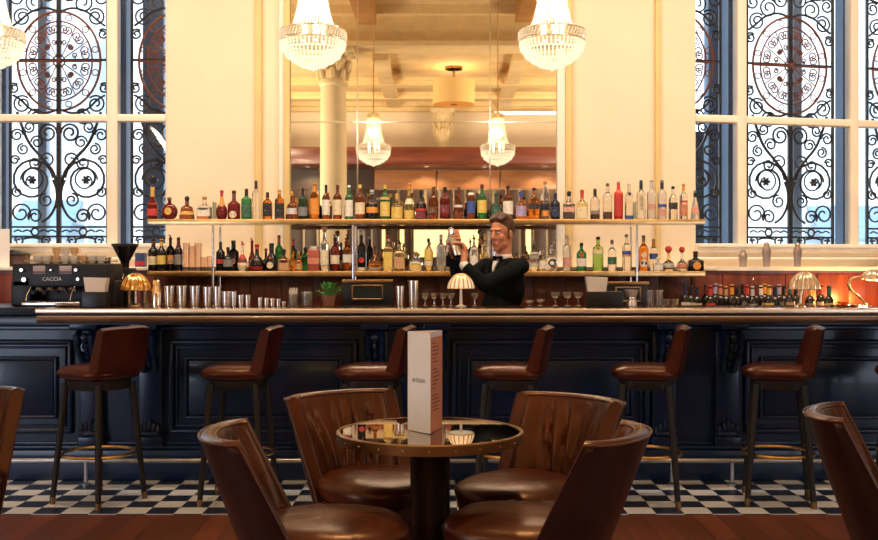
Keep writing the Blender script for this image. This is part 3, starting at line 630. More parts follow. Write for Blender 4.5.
# ------------------------------------------------------------------ lounge chairs
def shell_pt(s, z, off):
    """barrel back: s -1..1 round the arc, off = distance inward from the outer face"""
    k = .80 - z
    xe, xb, hw = -.32 + .50 * k, -.47 + .36 * k, .292 - .075 * k
    a = s * PI / 2; y = hw * math.sin(a); x = xb + (xe - xb) * (1 - math.cos(a))
    nx, ny = -(hw) * math.cos(a), -abs(xe - xb) * math.sin(a); l = math.hypot(nx, ny) + 1e-9
    # inward normal (towards the sitter)
    return Vector((x - nx / l * off, y + ny / l * off * 1.0, z))
def make_lounge(seed):
    r = random.Random(seed)
    pleats = [(s + r.uniform(-.05, .05), r.uniform(-.22, .22), r.uniform(.6, 1.2)) for s in (-.62, -.36, -.12, .10, .30, .55)]
    NS, NZ, T_ = 60, 22, .062
    def grid(off_f, zs): return [[shell_pt(-1 + 2 * i / NS, z, off_f(-1 + 2 * i / NS, z)) for i in range(NS + 1)] for z in zs]
    zs = [.25 + .53 * j / NZ for j in range(NZ + 1)]
    def inner(s, z):
        tt = max(0, min(1, (z - .44) / .34)); d = 0
        for s0, ln, w in pleats:
            u = s - (s0 * (.55 + .45 * tt) + ln * tt * .3); d += w * .024 * math.exp(-(u / .035) ** 2) - w * .014 * math.exp(-((u - .085) / .05) ** 2)
        puff = .012 * math.sin(PI * tt) * (1 - s * s)
        return T_ + puff - d * math.sin(PI * min(1, tt * .9 + .12))
    O = grid(lambda s, z: 0, zs); I = grid(inner, zs)
    ztop = [[O[-1][i].lerp(I[-1][i], f) + Vector((0, 0, .020 * math.sin(PI * f))) for i in range(NS + 1)] for f in (.2, .4, .6, .8)]
    rows = O + ztop + I[::-1]; vs = [p for row in rows for p in row]; W = NS + 1; fs = []
    for j in range(len(rows) - 1):
        for i in range(NS): fs.append((j * W + i, j * W + i + 1, (j + 1) * W + i + 1, (j + 1) * W + i))
    nb = len(rows)
    for i in range(NS): fs.append(((nb - 1) * W + i, (nb - 1) * W + i + 1, i + 1, i))
    for e in (0, NS): fs.append(tuple(j * W + e for j in range(nb)))
    back = MB().add(vs, fs)
    pp = MB(); top = [p + Vector((0, 0, .004)) for p in O[-1]]; 
    for off in (.001, T_ - .004):
        pth = [shell_pt(-1, z, off) for z in zs[3:]] + [shell_pt(-1 + 2 * i / NS, .785, off) for i in range(NS + 1)] + [shell_pt(1, z, off) for z in zs[::-1][:-3]]
        pp.tube(pth, .0055, 6)
    # seat cushion: domed, slightly wrinkled round pad
    n = 56; prof = [(.0, .492), (.06, .4915), (.12, .489), (.18, .483), (.225, .472), (.255, .455), (.268, .435), (.262, .41), (.255, .385), (0, .38)]
    def wr(a, i):
        return 1 + .006 * math.sin(5 * a + seed) + .004 * math.sin(11 * a)
    seat = MB().lathe(prof, n, Matrix.Translation((0, 0, 0)), rmul=wr, sq=2.5)
    for vi in range(len(seat.v)):
        x, y, z = seat.v[vi]
        if z > .46:
            rr = math.hypot(x, y); a = math.atan2(y, x)
            z += .007 * math.exp(-((math.sin(a * 3.5 + seed) * rr - .02) / .012) ** 2) * (rr / .25) - .003 * math.sin(9 * x + 14 * y + seed)
        seat.v[vi] = (x * 1.04, y * .985, z)
    base = MB().lathe([(.225, .24), (.245, .25), (.252, .38), (0, .385)], 40, sq=2.5)
    legs = []
    for sx, sy in ((.15, .15), (.15, -.15), (-.15, .15), (-.15, -.15)): legs.append(MB().tube([(sx, sy, .245), (sx * 1.12, sy * 1.12, .001)], [.022, .014], 10))
    return back, pp, seat, base, legs
M_OUTER = leather('outer_leather', (.011, .005, .007), (.026, .011, .012), .34)
def lounge(p, face, seed, label, cat='armchair'):
    t = thing('lounge_chair', (p[0], p[1], 0), label, cat, 'leather barrel chairs', math.atan2(face[1], face[0]))
    b, pp, s, ba, lg = make_lounge(seed)
    o = b.build('backrest', M_LEATHER, t, angle=60)
    # the outer hide is darker leather, the inside pleated
    o.data.materials.append(M_OUTER)
    for f in o.data.polygons:
        c = f.center; ax = -.20
        f.material_index = 1 if f.normal.dot(Vector((c.x - .05, c.y, 0)).normalized()) > .25 and c.z < .78 else 0
    pp.build('piping', M_LEATHERD, t); s.build('seat', M_LEATHER, t, angle=60); ba.build('seat_base', M_LEATHERD, t)
    for l in lg: l.build('leg', M_DARKWOOD, t)
    return t
lounge((-.249, 4.507), (.61, -.79), 1, 'brown leather barrel chair with pleated back, facing us behind the table on the menu side')
lounge((.351, 4.391), (-.70, -.715), 2, 'leather barrel chair with deeply creased back, behind the table right of the menu')
lounge((-.383, 3.717), (.99, .13), 3, 'near brown leather chair seen from its side, left of the table and facing right')
lounge((.296, 3.775), (-.92, .39), 4, 'near leather chair right of the table, showing its dark smooth outer back')
lounge((1.62 + .32 * .93, 4.19 - .32 * .37), (.93, -.37), 5, 'leather chair with its back to us at the right picture edge')
lounge((-2.265 + .32 * .14, 4.92 - .32 * .99), (.14, -.99), 6, 'leather chair cut by the left picture edge, beside the chequered tiles')

# ------------------------------------------------------------------ table and menu
t = thing('round_table', (-.035, 4.07, 0), 'round pedestal table with mirrored dark glass top and riveted brass rim', 'table')
MB().lathe([(0, -.012), (.350, -.012), (.350, 0), (0, 0)], 72).build('glass_top', P('bronze_mirror', (.62, .53, .43), .02, 1.), t, loc=(0, 0, .7295), rot=(math.radians(.75), 0, 0))
MB().lathe([(.350, .694), (.366, .694), (.366, .730), (.362, .734), (.352, .734), (.350, .730), (.350, .694)], 72).build('brass_rim', M_BRASSD, t)
MB().lathe([(.30, .694), (.351, .694), (.351, .712), (0, .712)], 48).lathe([(0, .694), (.3, .694)], 48).build('underside', M_DARKWOOD, t)
for k in range(24):
    a = 2 * PI * k / 24; MB().ball((.366 * math.cos(a), .366 * math.sin(a), .712), .0035, 8, 6).build('rivet', M_BRASS, t)
MB().lathe([(.078, .03), (.078, .694)], 32).lathe([(.17, .66), (.17, .694)], 24).build('pedestal', P('dark_bronze', (.03, .022, .018), .3, .6, vary=.2), t)
MB().lathe([(.19, .001), (.19, .02), (.18, .03), (.09, .034), (0, .034)], 40).build('foot_plate', MATS['dark_bronze'], t)
p1, p2, p3 = Vector((-.122, 4.091, 0)), Vector((-.0326, 3.986, 0)), Vector((.012, 4.161, 0))
t = thing('menu_card', (p2.x, p2.y, .7312), 'tall folded white menu card standing on the round table', 'menu')
HM = .388
def panel(a, b, name, mat, z1=HM, th=.0012):
    a = a - p2; b = b - p2; d = (b - a).normalized(); nrm = Vector((d.y, -d.x, 0)) * th
    c = [a - nrm, b - nrm, b + nrm, a + nrm]; vs = [(*(v.xy), 0) for v in c] + [(*(v.xy), z1) for v in c]
    return MB().add(vs, [(0, 1, 2, 3), (7, 6, 5, 4), (0, 4, 5, 1), (1, 5, 6, 2), (2, 6, 7, 3), (3, 7, 4, 0)]).build(name, mat, t, smooth=False)
M_SALMON = P('printed_page', (.50, .20, .13), .6, vary=.03)
panel(p1, p2, 'front_cover', M_WHITE); pg = panel(p2, p3, 'menu_page', M_SALMON); panel(p1, p3, 'back_cover', M_WHITE)
d = (p2 - p1).normalized(); yaw = math.atan2(d.y, d.x); nf = Vector((d.y, -d.x, 0))
m = (p1 - p2) / 2 + nf * .0022
o = text_mesh('artisan', .030, P('menu_ink', (.30, .28, .30), .6), 'title', t, (m.x, m.y, HM * .52), (PI / 2, 0, yaw))
d3 = (p3 - p2).normalized(); n3 = Vector((d3.y, -d3.x, 0)); yaw3 = math.atan2(d3.y, d3.x)
tl = MB(); R3 = Matrix.Translation(n3 * .0016) @ Matrix.Rotation(yaw3, 4, 'Z')
rr = random.Random(3)
for k in range(19):
    if k in (6, 13): continue
    x = .03
    for w in range(rr.choice((2, 3, 3))):
        l = rr.uniform(.012, .035); tl.box(x, x + l, -.0006, .0006, HM - .045 - k * .0145, HM - .041 - k * .0145, R3); x += l + .008
tl.build('printed_lines', P('print_ink', (.06, .025, .02), .6), pg, smooth=False)
MB().box(.004, .172, -.0005, .0005, HM - .02, HM - .001, R3).build('page_header', P('lavender_paper', (.62, .58, .70), .6), pg, smooth=False)

# ------------------------------------------------------------------ bar stools
def make_stool():
    seat = MB(); seat.lathe([(0, .722), (.16, .722), (.196, .738), (.208, .758), (.202, .778), (.175, .798), (.11, .810), (0, .814)], 40, sq=3.2)
    back = MB(); NS, NZ = 16, 10
    rows = []
    for j in range(NZ + 1):
        z = .775 + .24 * j / NZ; x = -.180 - .045 * j / NZ
        rows.append([(z, x, y / NS * 2 - 1) for y in range(NS + 1)])
    def pt(z, x, s, side): 
        y = .185 * s; bow = .035 * (1 - s * s); return (x - bow + ((.085 - .025 * (z - .79) / .225) if side else 0) * (1 - .15 * s * s), y, z + (.010 * (1 - s ** 4) if z > 1.01 else 0))
    A = [[pt(z, x, s, 0) for z, x, s in r] for r in rows]; B = [[pt(z, x, s, 1) for z, x, s in r] for r in rows]
    mid = [[tuple((Vector(a) + Vector(b)) / 2 + Vector((0, 0, .012))) for a, b in zip(A[-1], B[-1])]]
    R = A + mid + B[::-1]; vs = [p for r in R for p in r]; W = NS + 1
    fs = [(j * W + i, j * W + i + 1, (j + 1) * W + i + 1, (j + 1) * W + i) for j in range(len(R) - 1) for i in range(NS)]
    fs += [((len(R) - 1) * W + i, (len(R) - 1) * W + i + 1, i + 1, i) for i in range(NS)] + [tuple(j * W + e for j in range(len(R))) for e in (0, NS)]
    back.add(vs, fs)
    apron = MB().lathe([(.145, .665), (.155, .675), (.160, .722), (0, .724)], 32, sq=3.2)
    legs = [MB().tube([(sx * .13, sy * .13, .70), (sx * .18, sy * .18, .04)], [.022, .016], 4 + 6) for sx in (-1, 1) for sy in (-1, 1)]
    feet = [MB().tube([(sx * .18, sy * .18, .045), (sx * .182, sy * .182, .0045)], [.018, .016], 10) for sx in (-1, 1) for sy in (-1, 1)]
    ring = MB().tube([(.205 * math.cos(a), .205 * math.sin(a), .29) for a in [2 * PI * k / 48 for k in range(48)]], .010, 8, closed=True)
    return seat, back, apron, legs, feet, ring
seat, back, apron, legs, feet, ring = make_stool()
t0 = thing('bar_stool', (X(99, 6.1), 6.1, 0), 'oxblood leather bar stool with wide upright back, at the coffee machine end of the bar', 'bar stool', 'bar stools along the bar', math.radians(152))
seat.build('seat', M_STOOL, t0, angle=60); back.build('backrest', M_STOOL, t0, angle=60); apron.build('apron', M_DARKWOOD, t0)
for l, f in zip(legs, feet): lo_ = l.build('leg', M_DARKWOOD, t0); f.build('foot_cap', M_BRASSD, lo_)
ring.build('foot_ring', M_BRASS, t0)
for px, rz, lb in ((239, 176, 'oxblood leather bar stool behind the near left chair, second along the bar'), (372, 174, 'oxblood leather bar stool whose back shows just beside the white menu'), (510, 170, 'oxblood leather bar stool standing behind the creased back barrel chair, below the shell lamp'), (646, 168, 'oxblood leather bar stool just past the two chairs, fifth along the bar'), (778, 166, 'oxblood leather bar stool with open legs and brass ring, behind the edge chair'), (914, 166, 'oxblood leather bar stool cut by the right picture edge, only the seat tip shows')):
    copy_tree(t0, (X(px, 6.12), 6.12, 0), lb, rz=math.radians(rz))
# ------------------------------------------------------------------ back bar: counter and bottle shelf
MB_ = MB().box(-5.8, 5.8, 7.72, 8.255, .0, .95, bev=.004)
o = MB_.build('back_counter', M_BLACK, None); tag(o, 'dark work counter behind the bar below the bottle shelf', 'counter')
SY0, SY1 = 7.98, 8.23
UP, LO = 1.748, 1.350
t = thing('bottle_shelf', (0, 8.1, .9505), 'two tier back bar shelf with brass edges and chrome posts, full of bottles', 'shelf')
sx0, sx1 = X(149, 8.0), X(704, 8.0)
for nm, z, th in (('upper_board', UP, .036), ('lower_board', LO, .04)):
    b = MB().box(sx0, sx1, SY0 - 8.1, SY1 - 8.1, z - th - .9505, z - .9505, bev=.003).build(nm, wood('shelf_wood', (.05, .022, .014), (.13, .06, .03), .2, 'X', 1.5, .5), t)
    MB().box(sx0 - .004, sx1 + .004, SY0 - 8.1 - .010, SY0 - 8.1 + .001, z - th - .9505, z - .9505 + .002, bev=.003).build('brass_lip', M_BRASS, b)
for px in (213, 353, 495, 637):
    x = X(px, 7.96)
    for y in (7.96, 8.215):
        MB().tube([(x, y - 8.1, 0), (x, y - 8.1, UP - .045 - .9505)], .0095, 10).lathe([(.02, .0), (.02, .015)], 12, Matrix.Translation((x, y - 8.1, 0))).build('post', M_CHROME, t)
for px in (213.2, 635.2):
    x = X(px, 8.05); MB().box(x - .003, x + .003, -.06, .06, UP - .9505, UP - .9505 + .14).build('glass_upright', P('glass_edge', (.20, .42, .22), .1, trans=.5), t, smooth=False)

# ------------------------------------------------------------------ bottles
def bottle_profile(kind, R, H):
    """outline (r, z) and the list of squareness exponents, depth scale"""
    S = {'spirit': [(.0, 0), (.92, 0), (1, .012), (1, .60), (.95, .66), (.62, .73), (.36, .77), (.32, .80), (.31, .95), (.36, .955), (.36, .985), (.3, 1)],
         'tall': [(0, 0), (.93, 0), (1, .012), (1, .66), (.93, .70), (.5, .75), (.36, .78), (.34, .96), (.40, .965), (.40, .99), (.3, 1)],
         'slope': [(0, 0), (.86, 0), (.92, .012), (1, .32), (.96, .40), (.70, .52), (.44, .62), (.36, .68), (.33, .95), (.38, .955), (.38, .99), (.3, 1)],
         'wine': [(0, 0), (.94, 0), (1, .012), (1, .58), (.96, .64), (.70, .70), (.42, .74), (.37, .78), (.36, .94), (.41, .945), (.41, .985), (.36, 1)],
         'squat': [(0, 0), (.95, 0), (1, .02), (1, .50), (.94, .56), (.55, .63), (.32, .68), (.28, .72), (.28, .92), (.36, .93), (.36, .98), (.3, 1)],
         'bulb': [(0, 0), (.62, 0), (.74, .02), (.96, .16), (1, .28), (.90, .40), (.62, .50), (.32, .58), (.26, .66), (.24, .94), (.32, .95), (.32, .985), (.26, 1)],
         'bell': [(0, 0), (.97, 0), (1, .02), (.98, .12), (.84, .40), (.74, .54), (.5, .60), (.26, .64), (.24, .70), (.32, .72), (.24, .74), (.22, .9), (.3, .93), (.3, .98), (.2, 1)],
         'cone': [(0, 0), (.97, 0), (1, .015), (.86, .30), (.55, .62), (.34, .76), (.30, .96), (.36, .965), (.36, .99), (.3, 1)],
         'can': [(0, 0), (.95, 0), (1, .015), (1, .84), (.92, .88), (.72, .92), (.70, .98), (.6, 1)],
         'flute': [(0, 0), (.82, 0), (.9, .012), (.84, .20), (1, .52), (.92, .62), (.55, .72), (.34, .78), (.31, .95), (.37, .955), (.37, .985), (.3, 1)],
         }
    if kind == 'disc':
        pr = [(0, 0), (.55 * R, 0)] + [(R * math.cos(a), R * .95 + R * math.sin(a)) for a in [math.radians(v) for v in (-62, -45, -25, 0, 25, 45, 62, 74)]]
        pr += [(.22 * R, R * 2.02), (.20 * R, H * .94), (.28 * R, H * .95), (.28 * R, H * .985), (.2 * R, H)]
        return pr, None, .55
    sq = kind.startswith('sq_'); k = kind[3:] if sq else kind
    pr = [(r * R, z * H) for r, z in S[k]]
    return pr, ([6 if r > .6 * R else 2 for r, z in pr] if sq else None), (.8 if sq else 1.)
def radius_at(pr, z):
    for (r0, z0), (r1, z1) in zip(pr[1:], pr[2:]):
        if z0 <= z <= z1 and z1 > z0: return r0 + (r1 - r0) * (z - z0) / (z1 - z0)
    return pr[-1][0]
def bottle(x, y, z, H, R, kind, glass, labels, cap_c, phrase, group, cat='bottle', cap_h=.12, name='liquor_bottle', liquid=None, fill=.6):
    t = thing(name, (x, y, z), phrase, cat, group, rnd.uniform(-.12, .12))
    pr, sq, dy = bottle_profile(kind, R, H)
    MB().lathe(pr, 20, sq=sq, dy=dy).build('glass_body', G[glass], t, angle=50)
    if cap_c:
        rc = max(radius_at(pr, H * .97) * 1.12, .0085)
        if cap_c == 'ball_red' or cap_c == 'ball_wood':
            MB().lathe([(rc * .8, H * .97), (rc * .9, H)], 12).ball((0, 0, H + rc * 1.2), rc * 1.55, 12, 8).build('stopper', cap('red' if cap_c == 'ball_red' else 'wood'), t)
        elif cap_c.endswith('_pour'):
            c = cap_c[:-5]
            MB().lathe([(rc, H * .965), (rc, H * 1.0), (rc * .6, H * 1.015), (rc * .45, H * 1.03)], 12).tube([(0, 0, H * 1.02), (0, 0, H * 1.06), (-.012, 0, H * 1.10)], [rc * .45, rc * .4, rc * .35], 8).build('pourer', cap(c), t)
        else:
            z0 = H * (1 - cap_h); rs = [(max(radius_at(pr, z0 + (H - z0) * u) * 1.10, .0085), z0 + (H - z0) * u * .999) for u in (0, .33, .66, 1)]
            MB().lathe(rs + [(rs[-1][0], H + .003), (rs[-1][0] * .8, H + .006), (0, H + .006)], 14).build('cap', cap(cap_c), t)
    for lb in labels:
        c, lo, hi = lb[:3]; oval = len(lb) > 3 and lb[3] == 'oval'; nk = len(lb) > 3 and lb[3] == 'full'
        mat = labelmat(c, LC[c])
        if oval:
            rr = (hi - lo) * H / 2; zc = (lo + hi) * H / 2; rad = radius_at(pr, zc) * dy + .0015
            q_ = MB(); n = 20; vs = [(0, -rad, zc)] + [(rr * math.cos(a), -math.sqrt(max(.0, rad * rad - (rr * math.cos(a) * dy) ** 2)) if dy > .6 and not sq else -rad if sq else -rad + .10 * (rr * math.cos(a)) ** 2 / max(rad, .01), zc + rr * math.sin(a)) for a in [2 * PI * k / n for k in range(n)]]
            q_.add(vs, [(0, k + 1, (k + 1) % n + 1) for k in range(n)]).build('badge', mat, t)
        else:
            span = 2 * PI if nk else 2.5; a0 = -PI / 2 - span / 2
            zz = [lo * H, (lo + hi) / 2 * H, hi * H]; pl = [(radius_at(pr, z_) + .0009, z_) for z_ in zz]
            MB().lathe(pl, 18, sq=6 if sq and pl[0][0] > .6 * R else None, dy=dy, a0=a0, a1=a0 + span * .99999).build('label', mat, t)
    if liquid:
        top = fill * H; lp = [(0, .004)] + [(r * .9, max(.006, z_)) for r, z_ in pr[1:] if z_ < top] + [(radius_at(pr, top) * .9, top), (0, top)]
        MB().lathe(lp, 16, sq=6 if sq else None, dy=dy).build('liquid', G[liquid], t)
    return t
DB = 8.07
PLACED = {}
def shelf_bottle(px, top, w, kind, glass, labels, cap_c, phrase, zs, grp, suffix, **k):
    H = Z(top, DB) - zs - .0005; R = w * DB / F / 2
    ph = phrase + suffix; want = k.pop('dy', 0)
    def free(dy):
        x = X(px, DB + dy); return all(math.hypot(x - a, DB + dy - b) > R + r + .006 for a, b, r in PLACED.get(zs, []))
    dy = next((v for v in (want, 0, .03, -.03, .06, -.045, .085, .11) if free(v) and abs(v) + R < .13), want)
    PLACED.setdefault(zs, []).append((X(px, DB + dy), DB + dy, R))
    return bottle(X(px, DB + dy), DB + dy, zs + .0006, H, R, kind, glass, labels, cap_c, ph, grp, **k)
UPPER = [
 (152.5, 186, 11, 'slope', 'wine', [('gold', .68, .97, 'full'), ('red', .12, .48)], None, 'tapered dark red cognac bottle with long gold neck foil', {}),
 (169.5, 198, 17, 'disc', 'wine', [('gold', .22, .56, 'oval')], 'brown', 'round flat dark red bottle with gold badge', {}),
 (187, 197, 15.5, 'bell', 'brown', [('gold', .22, .36)], 'black', 'bell shaped dark brown decanter with gold label', dict(cap_h=.2)),
 (204.5, 197, 13.5, 'sq_squat', 'clear', [('white', .15, .55)], 'wood', 'squat square bottle of orange spirit with a tall white label', dict(liquid='orange', fill=.46)),
 (221.8, 191, 11.5, 'bulb', 'wine', [('orange', .50, .82, 'full')], 'red', 'bulb shaped red bottle with long orange neck', dict(cap_h=.15)),
 (234, 191.5, 12.5, 'squat', 'wine', [('cream', .05, .30, 'oval')], 'brown', 'wide low dark red decanter with cream oval badge', dict(cap_h=.28)),
 (246.5, 189.5, 9.5, 'sq_tall', 'green', [('dgreen' if False else 'green', .10, .5)], 'black', 'green square shouldered bottle with black cap', dict(cap_h=.22)),
 (256, 181, 8, 'tall', 'clear', [], 'black', 'tall plain clear bottle with black stopper, beside the green one', dict(cap_h=.2)),
 (267.5, 193, 9.5, 'spirit', 'orange', [('black', .12, .62)], 'black', 'bottle with broad black label over orange spirit', dict(cap_h=.18)),
 (279.5, 190.5, 9.5, 'tall', 'amber', [('black', .06, .56)], 'gold', 'clear necked bottle with black label and gold top', {}),
 (292, 192.5, 13, 'bell', 'brown', [('silver', .2, .42)], 'gold', 'ornate brown decanter with silver pattern', {}),
 (303, 189, 9.5, 'spirit', 'dgreen', [('grey', .12, .4)], 'black', 'very dark green bottle before the mirror edge', {}),
 (314.5, 184, 10, 'spirit', 'amber', [('orange', .16, .6)], 'orange', 'amber bottle with orange label and orange cap', dict(cap_h=.22)),
 (326, 185.5, 8, 'spirit', 'brown', [('white', .14, .58)], 'black', 'slim brown bottle with plain white label', dict(cap_h=.18)),
 (337.5, 185.5, 9, 'spirit', 'brown', [('cream', .14, .58)], 'maroon', 'brown bottle with cream label and maroon cap', dict(cap_h=.12)),
 (349, 186, 8.5, 'spirit', 'green', [('white', .10, .58)], 'white', 'green glass bottle with large white label', dict(cap_h=.05)),
 (360, 185.5, 10, 'spirit', 'brown', [('cream', .16, .50)], 'yellow', 'dark brown bottle with cream label and yellow cap', dict(cap_h=.08)),
 (372, 190.5, 12.5, 'squat', 'dark', [('orange', .24, .58)], 'silver', 'squat dark bottle with broad orange label', {}),
 (385, 185.5, 10, 'spirit', 'green', [('yellow', .10, .52), ('gold', .58, .66)], 'gold', 'green bottle with yellow label and gold cap', dict(cap_h=.1)),
 (397, 194.5, 11.5, 'squat', 'pale', [('yellow', .06, .50)], 'gold', 'low clear bottle with glowing yellow label', dict(cap_h=.2)),
 (409, 184.5, 10.5, 'slope', 'pale', [('yellow', .05, .27), ('cream', .44, .6)], 'orange', 'slender necked bottle with yellow label and orange cap', dict(cap_h=.14)),
 (421, 190.5, 10.5, 'squat', 'dark', [('red', .30, .38, 'full'), ('maroon', .04, .28)], 'black', 'dark bottle with a bright red band', dict(cap_h=.2)),
 (433.5, 187.5, 10, 'flute', 'brown', [('brown', .2, .4)], 'brown', 'waisted brown bottle with brown label', {}),
 (445, 187.5, 10.5, 'spirit', 'wine', [('maroon', .2, .45)], 'black', 'round shouldered dark red bottle with black cap', dict(cap_h=.12)),
 (458.5, 187.5, 9.5, 'slope', 'brown', [('silver', .38, .46)], 'brown', 'tapered brown bottle with a thin silver band', dict(cap_h=.1)),
 (471, 193.5, 8.5, 'can', 'brown', [('blue', .25, .7)], 'white', 'straight sided canister bottle with blue label', dict(cap_h=.06)),
 (482, 185, 9.5, 'spirit', 'green', [('yellow', .20, .56)], 'maroon', 'green bottle with yellow label and maroon cap', dict(cap_h=.1)),
 (496, 193.5, 10, 'squat', 'dgreen', [('green', .12, .5)], 'green', 'low deep green bottle above the shaking hands', {}),
 (508, 186.5, 10.5, 'spirit', 'brown', [('white', .16, .56)], 'black', 'brown bottle with bright white label over the bartender', dict(cap_h=.08)),
 (521, 192, 11, 'squat', 'amber', [('lilac', .12, .5)], 'blue', 'amber bottle with lilac label and blue cap', dict(cap_h=.2)),
 (534, 188.5, 10.5, 'sq_spirit', 'amber', [('black', .34, .50)], 'navy', 'square amber bottle with a dark slanting band', dict(cap_h=.06)),
 (545, 181, 10, 'flute', 'clear', [('orange', .10, .24), ('black', .26, .42)], 'wood', 'tall ornate clear bottle with orange and black labels', dict(cap_h=.06, liquid='brown', fill=.5)),
 (555.5, 194, 9, 'spirit', 'navy', [('navy', .12, .5)], 'navy', 'small blue black bottle at the right mirror edge', dict(cap_h=.2)),
 (569, 192, 12, 'sq_squat', 'clear', [('pink', .30, .58)], 'black', 'square bottle with pink label over red spirit', dict(cap_h=.16, liquid='red', fill=.28)),
 (582, 190.5, 11, 'sq_squat', 'pale', [('cream', .05, .44)], 'red', 'square bottle with cream label and red wax top', dict(cap_h=.26)),
 (595, 189.5, 9.5, 'spirit', 'clear', [('grey', .18, .3)], 'black', 'clear bottle half full of dark red spirit, black cap', dict(cap_h=.22, liquid='wine', fill=.26)),
 (607.5, 184, 9.5, 'tall', 'clear', [], 'brown', 'clear bottle one third full of red spirit, brown cap', dict(cap_h=.07, liquid='wine', fill=.22)),
 (618.5, 181, 9, 'tall', 'red', [('red', .1, .6)], 'silver', 'solid bright red bottle with silver cap', dict(cap_h=.05)),
 (629, 184, 8.5, 'tall', 'clear', [('blue', .03, .12, 'full'), ('navy', .66, .75, 'oval')], 'silver', 'clear bottle with blue foot and round navy seal', dict(cap_h=.03)),
 (641, 181, 9, 'tall', 'clear', [('cream', .05, .2)], 'black', 'tall clear bottle with black upright lettering and black cap', dict(cap_h=.22)),
 (651.5, 180.5, 9, 'tall', 'frost', [('pink', .26, .40)], 'silver', 'frosted clear bottle with faint pink label', dict(cap_h=.18)),
 (662, 181, 9, 'tall', 'frost', [('blue', .32, .40), ('pink', .1, .28)], 'navy', 'clear bottle with blue crest and navy cap', dict(cap_h=.21)),
 (673, 187, 9, 'spirit', 'clear', [('black', .32, .52)], 'black', 'clear bottle with black square label and black stopper', dict(cap_h=.06)),
 (683.5, 184.5, 8, 'tall', 'clear', [('red', .48, .54), ('salmon', .1, .44)], 'orange', 'clear bottle with red and white bands and orange cap', dict(cap_h=.18)),
 (695, 191.5, 9, 'cone', 'frost', [('pink', .22, .46)], 'black', 'conical clear bottle with black cap at the shelf end', dict(cap_h=.2)),
]
for px, top, w, kind, gl, lbs, cp, ph, kw in UPPER:
    o = shelf_bottle(px, top, w, kind, gl, lbs, cp, ph, UP, 'bottles on the upper shelf', ', upper shelf', **kw)
    if px == 641:
        R = w * DB / F / 2 + .0006; sq_ = MB()
        sq_.tube([(R * math.sin(a), -R * math.cos(a), .075 + .11 * k / 60) for k, a in ((k, .42 * math.sin(k * .85) * (1 - .3 * math.sin(k * .23))) for k in range(61))], .0016, 5); sq_.build('upright_script', M_BLACK, o)
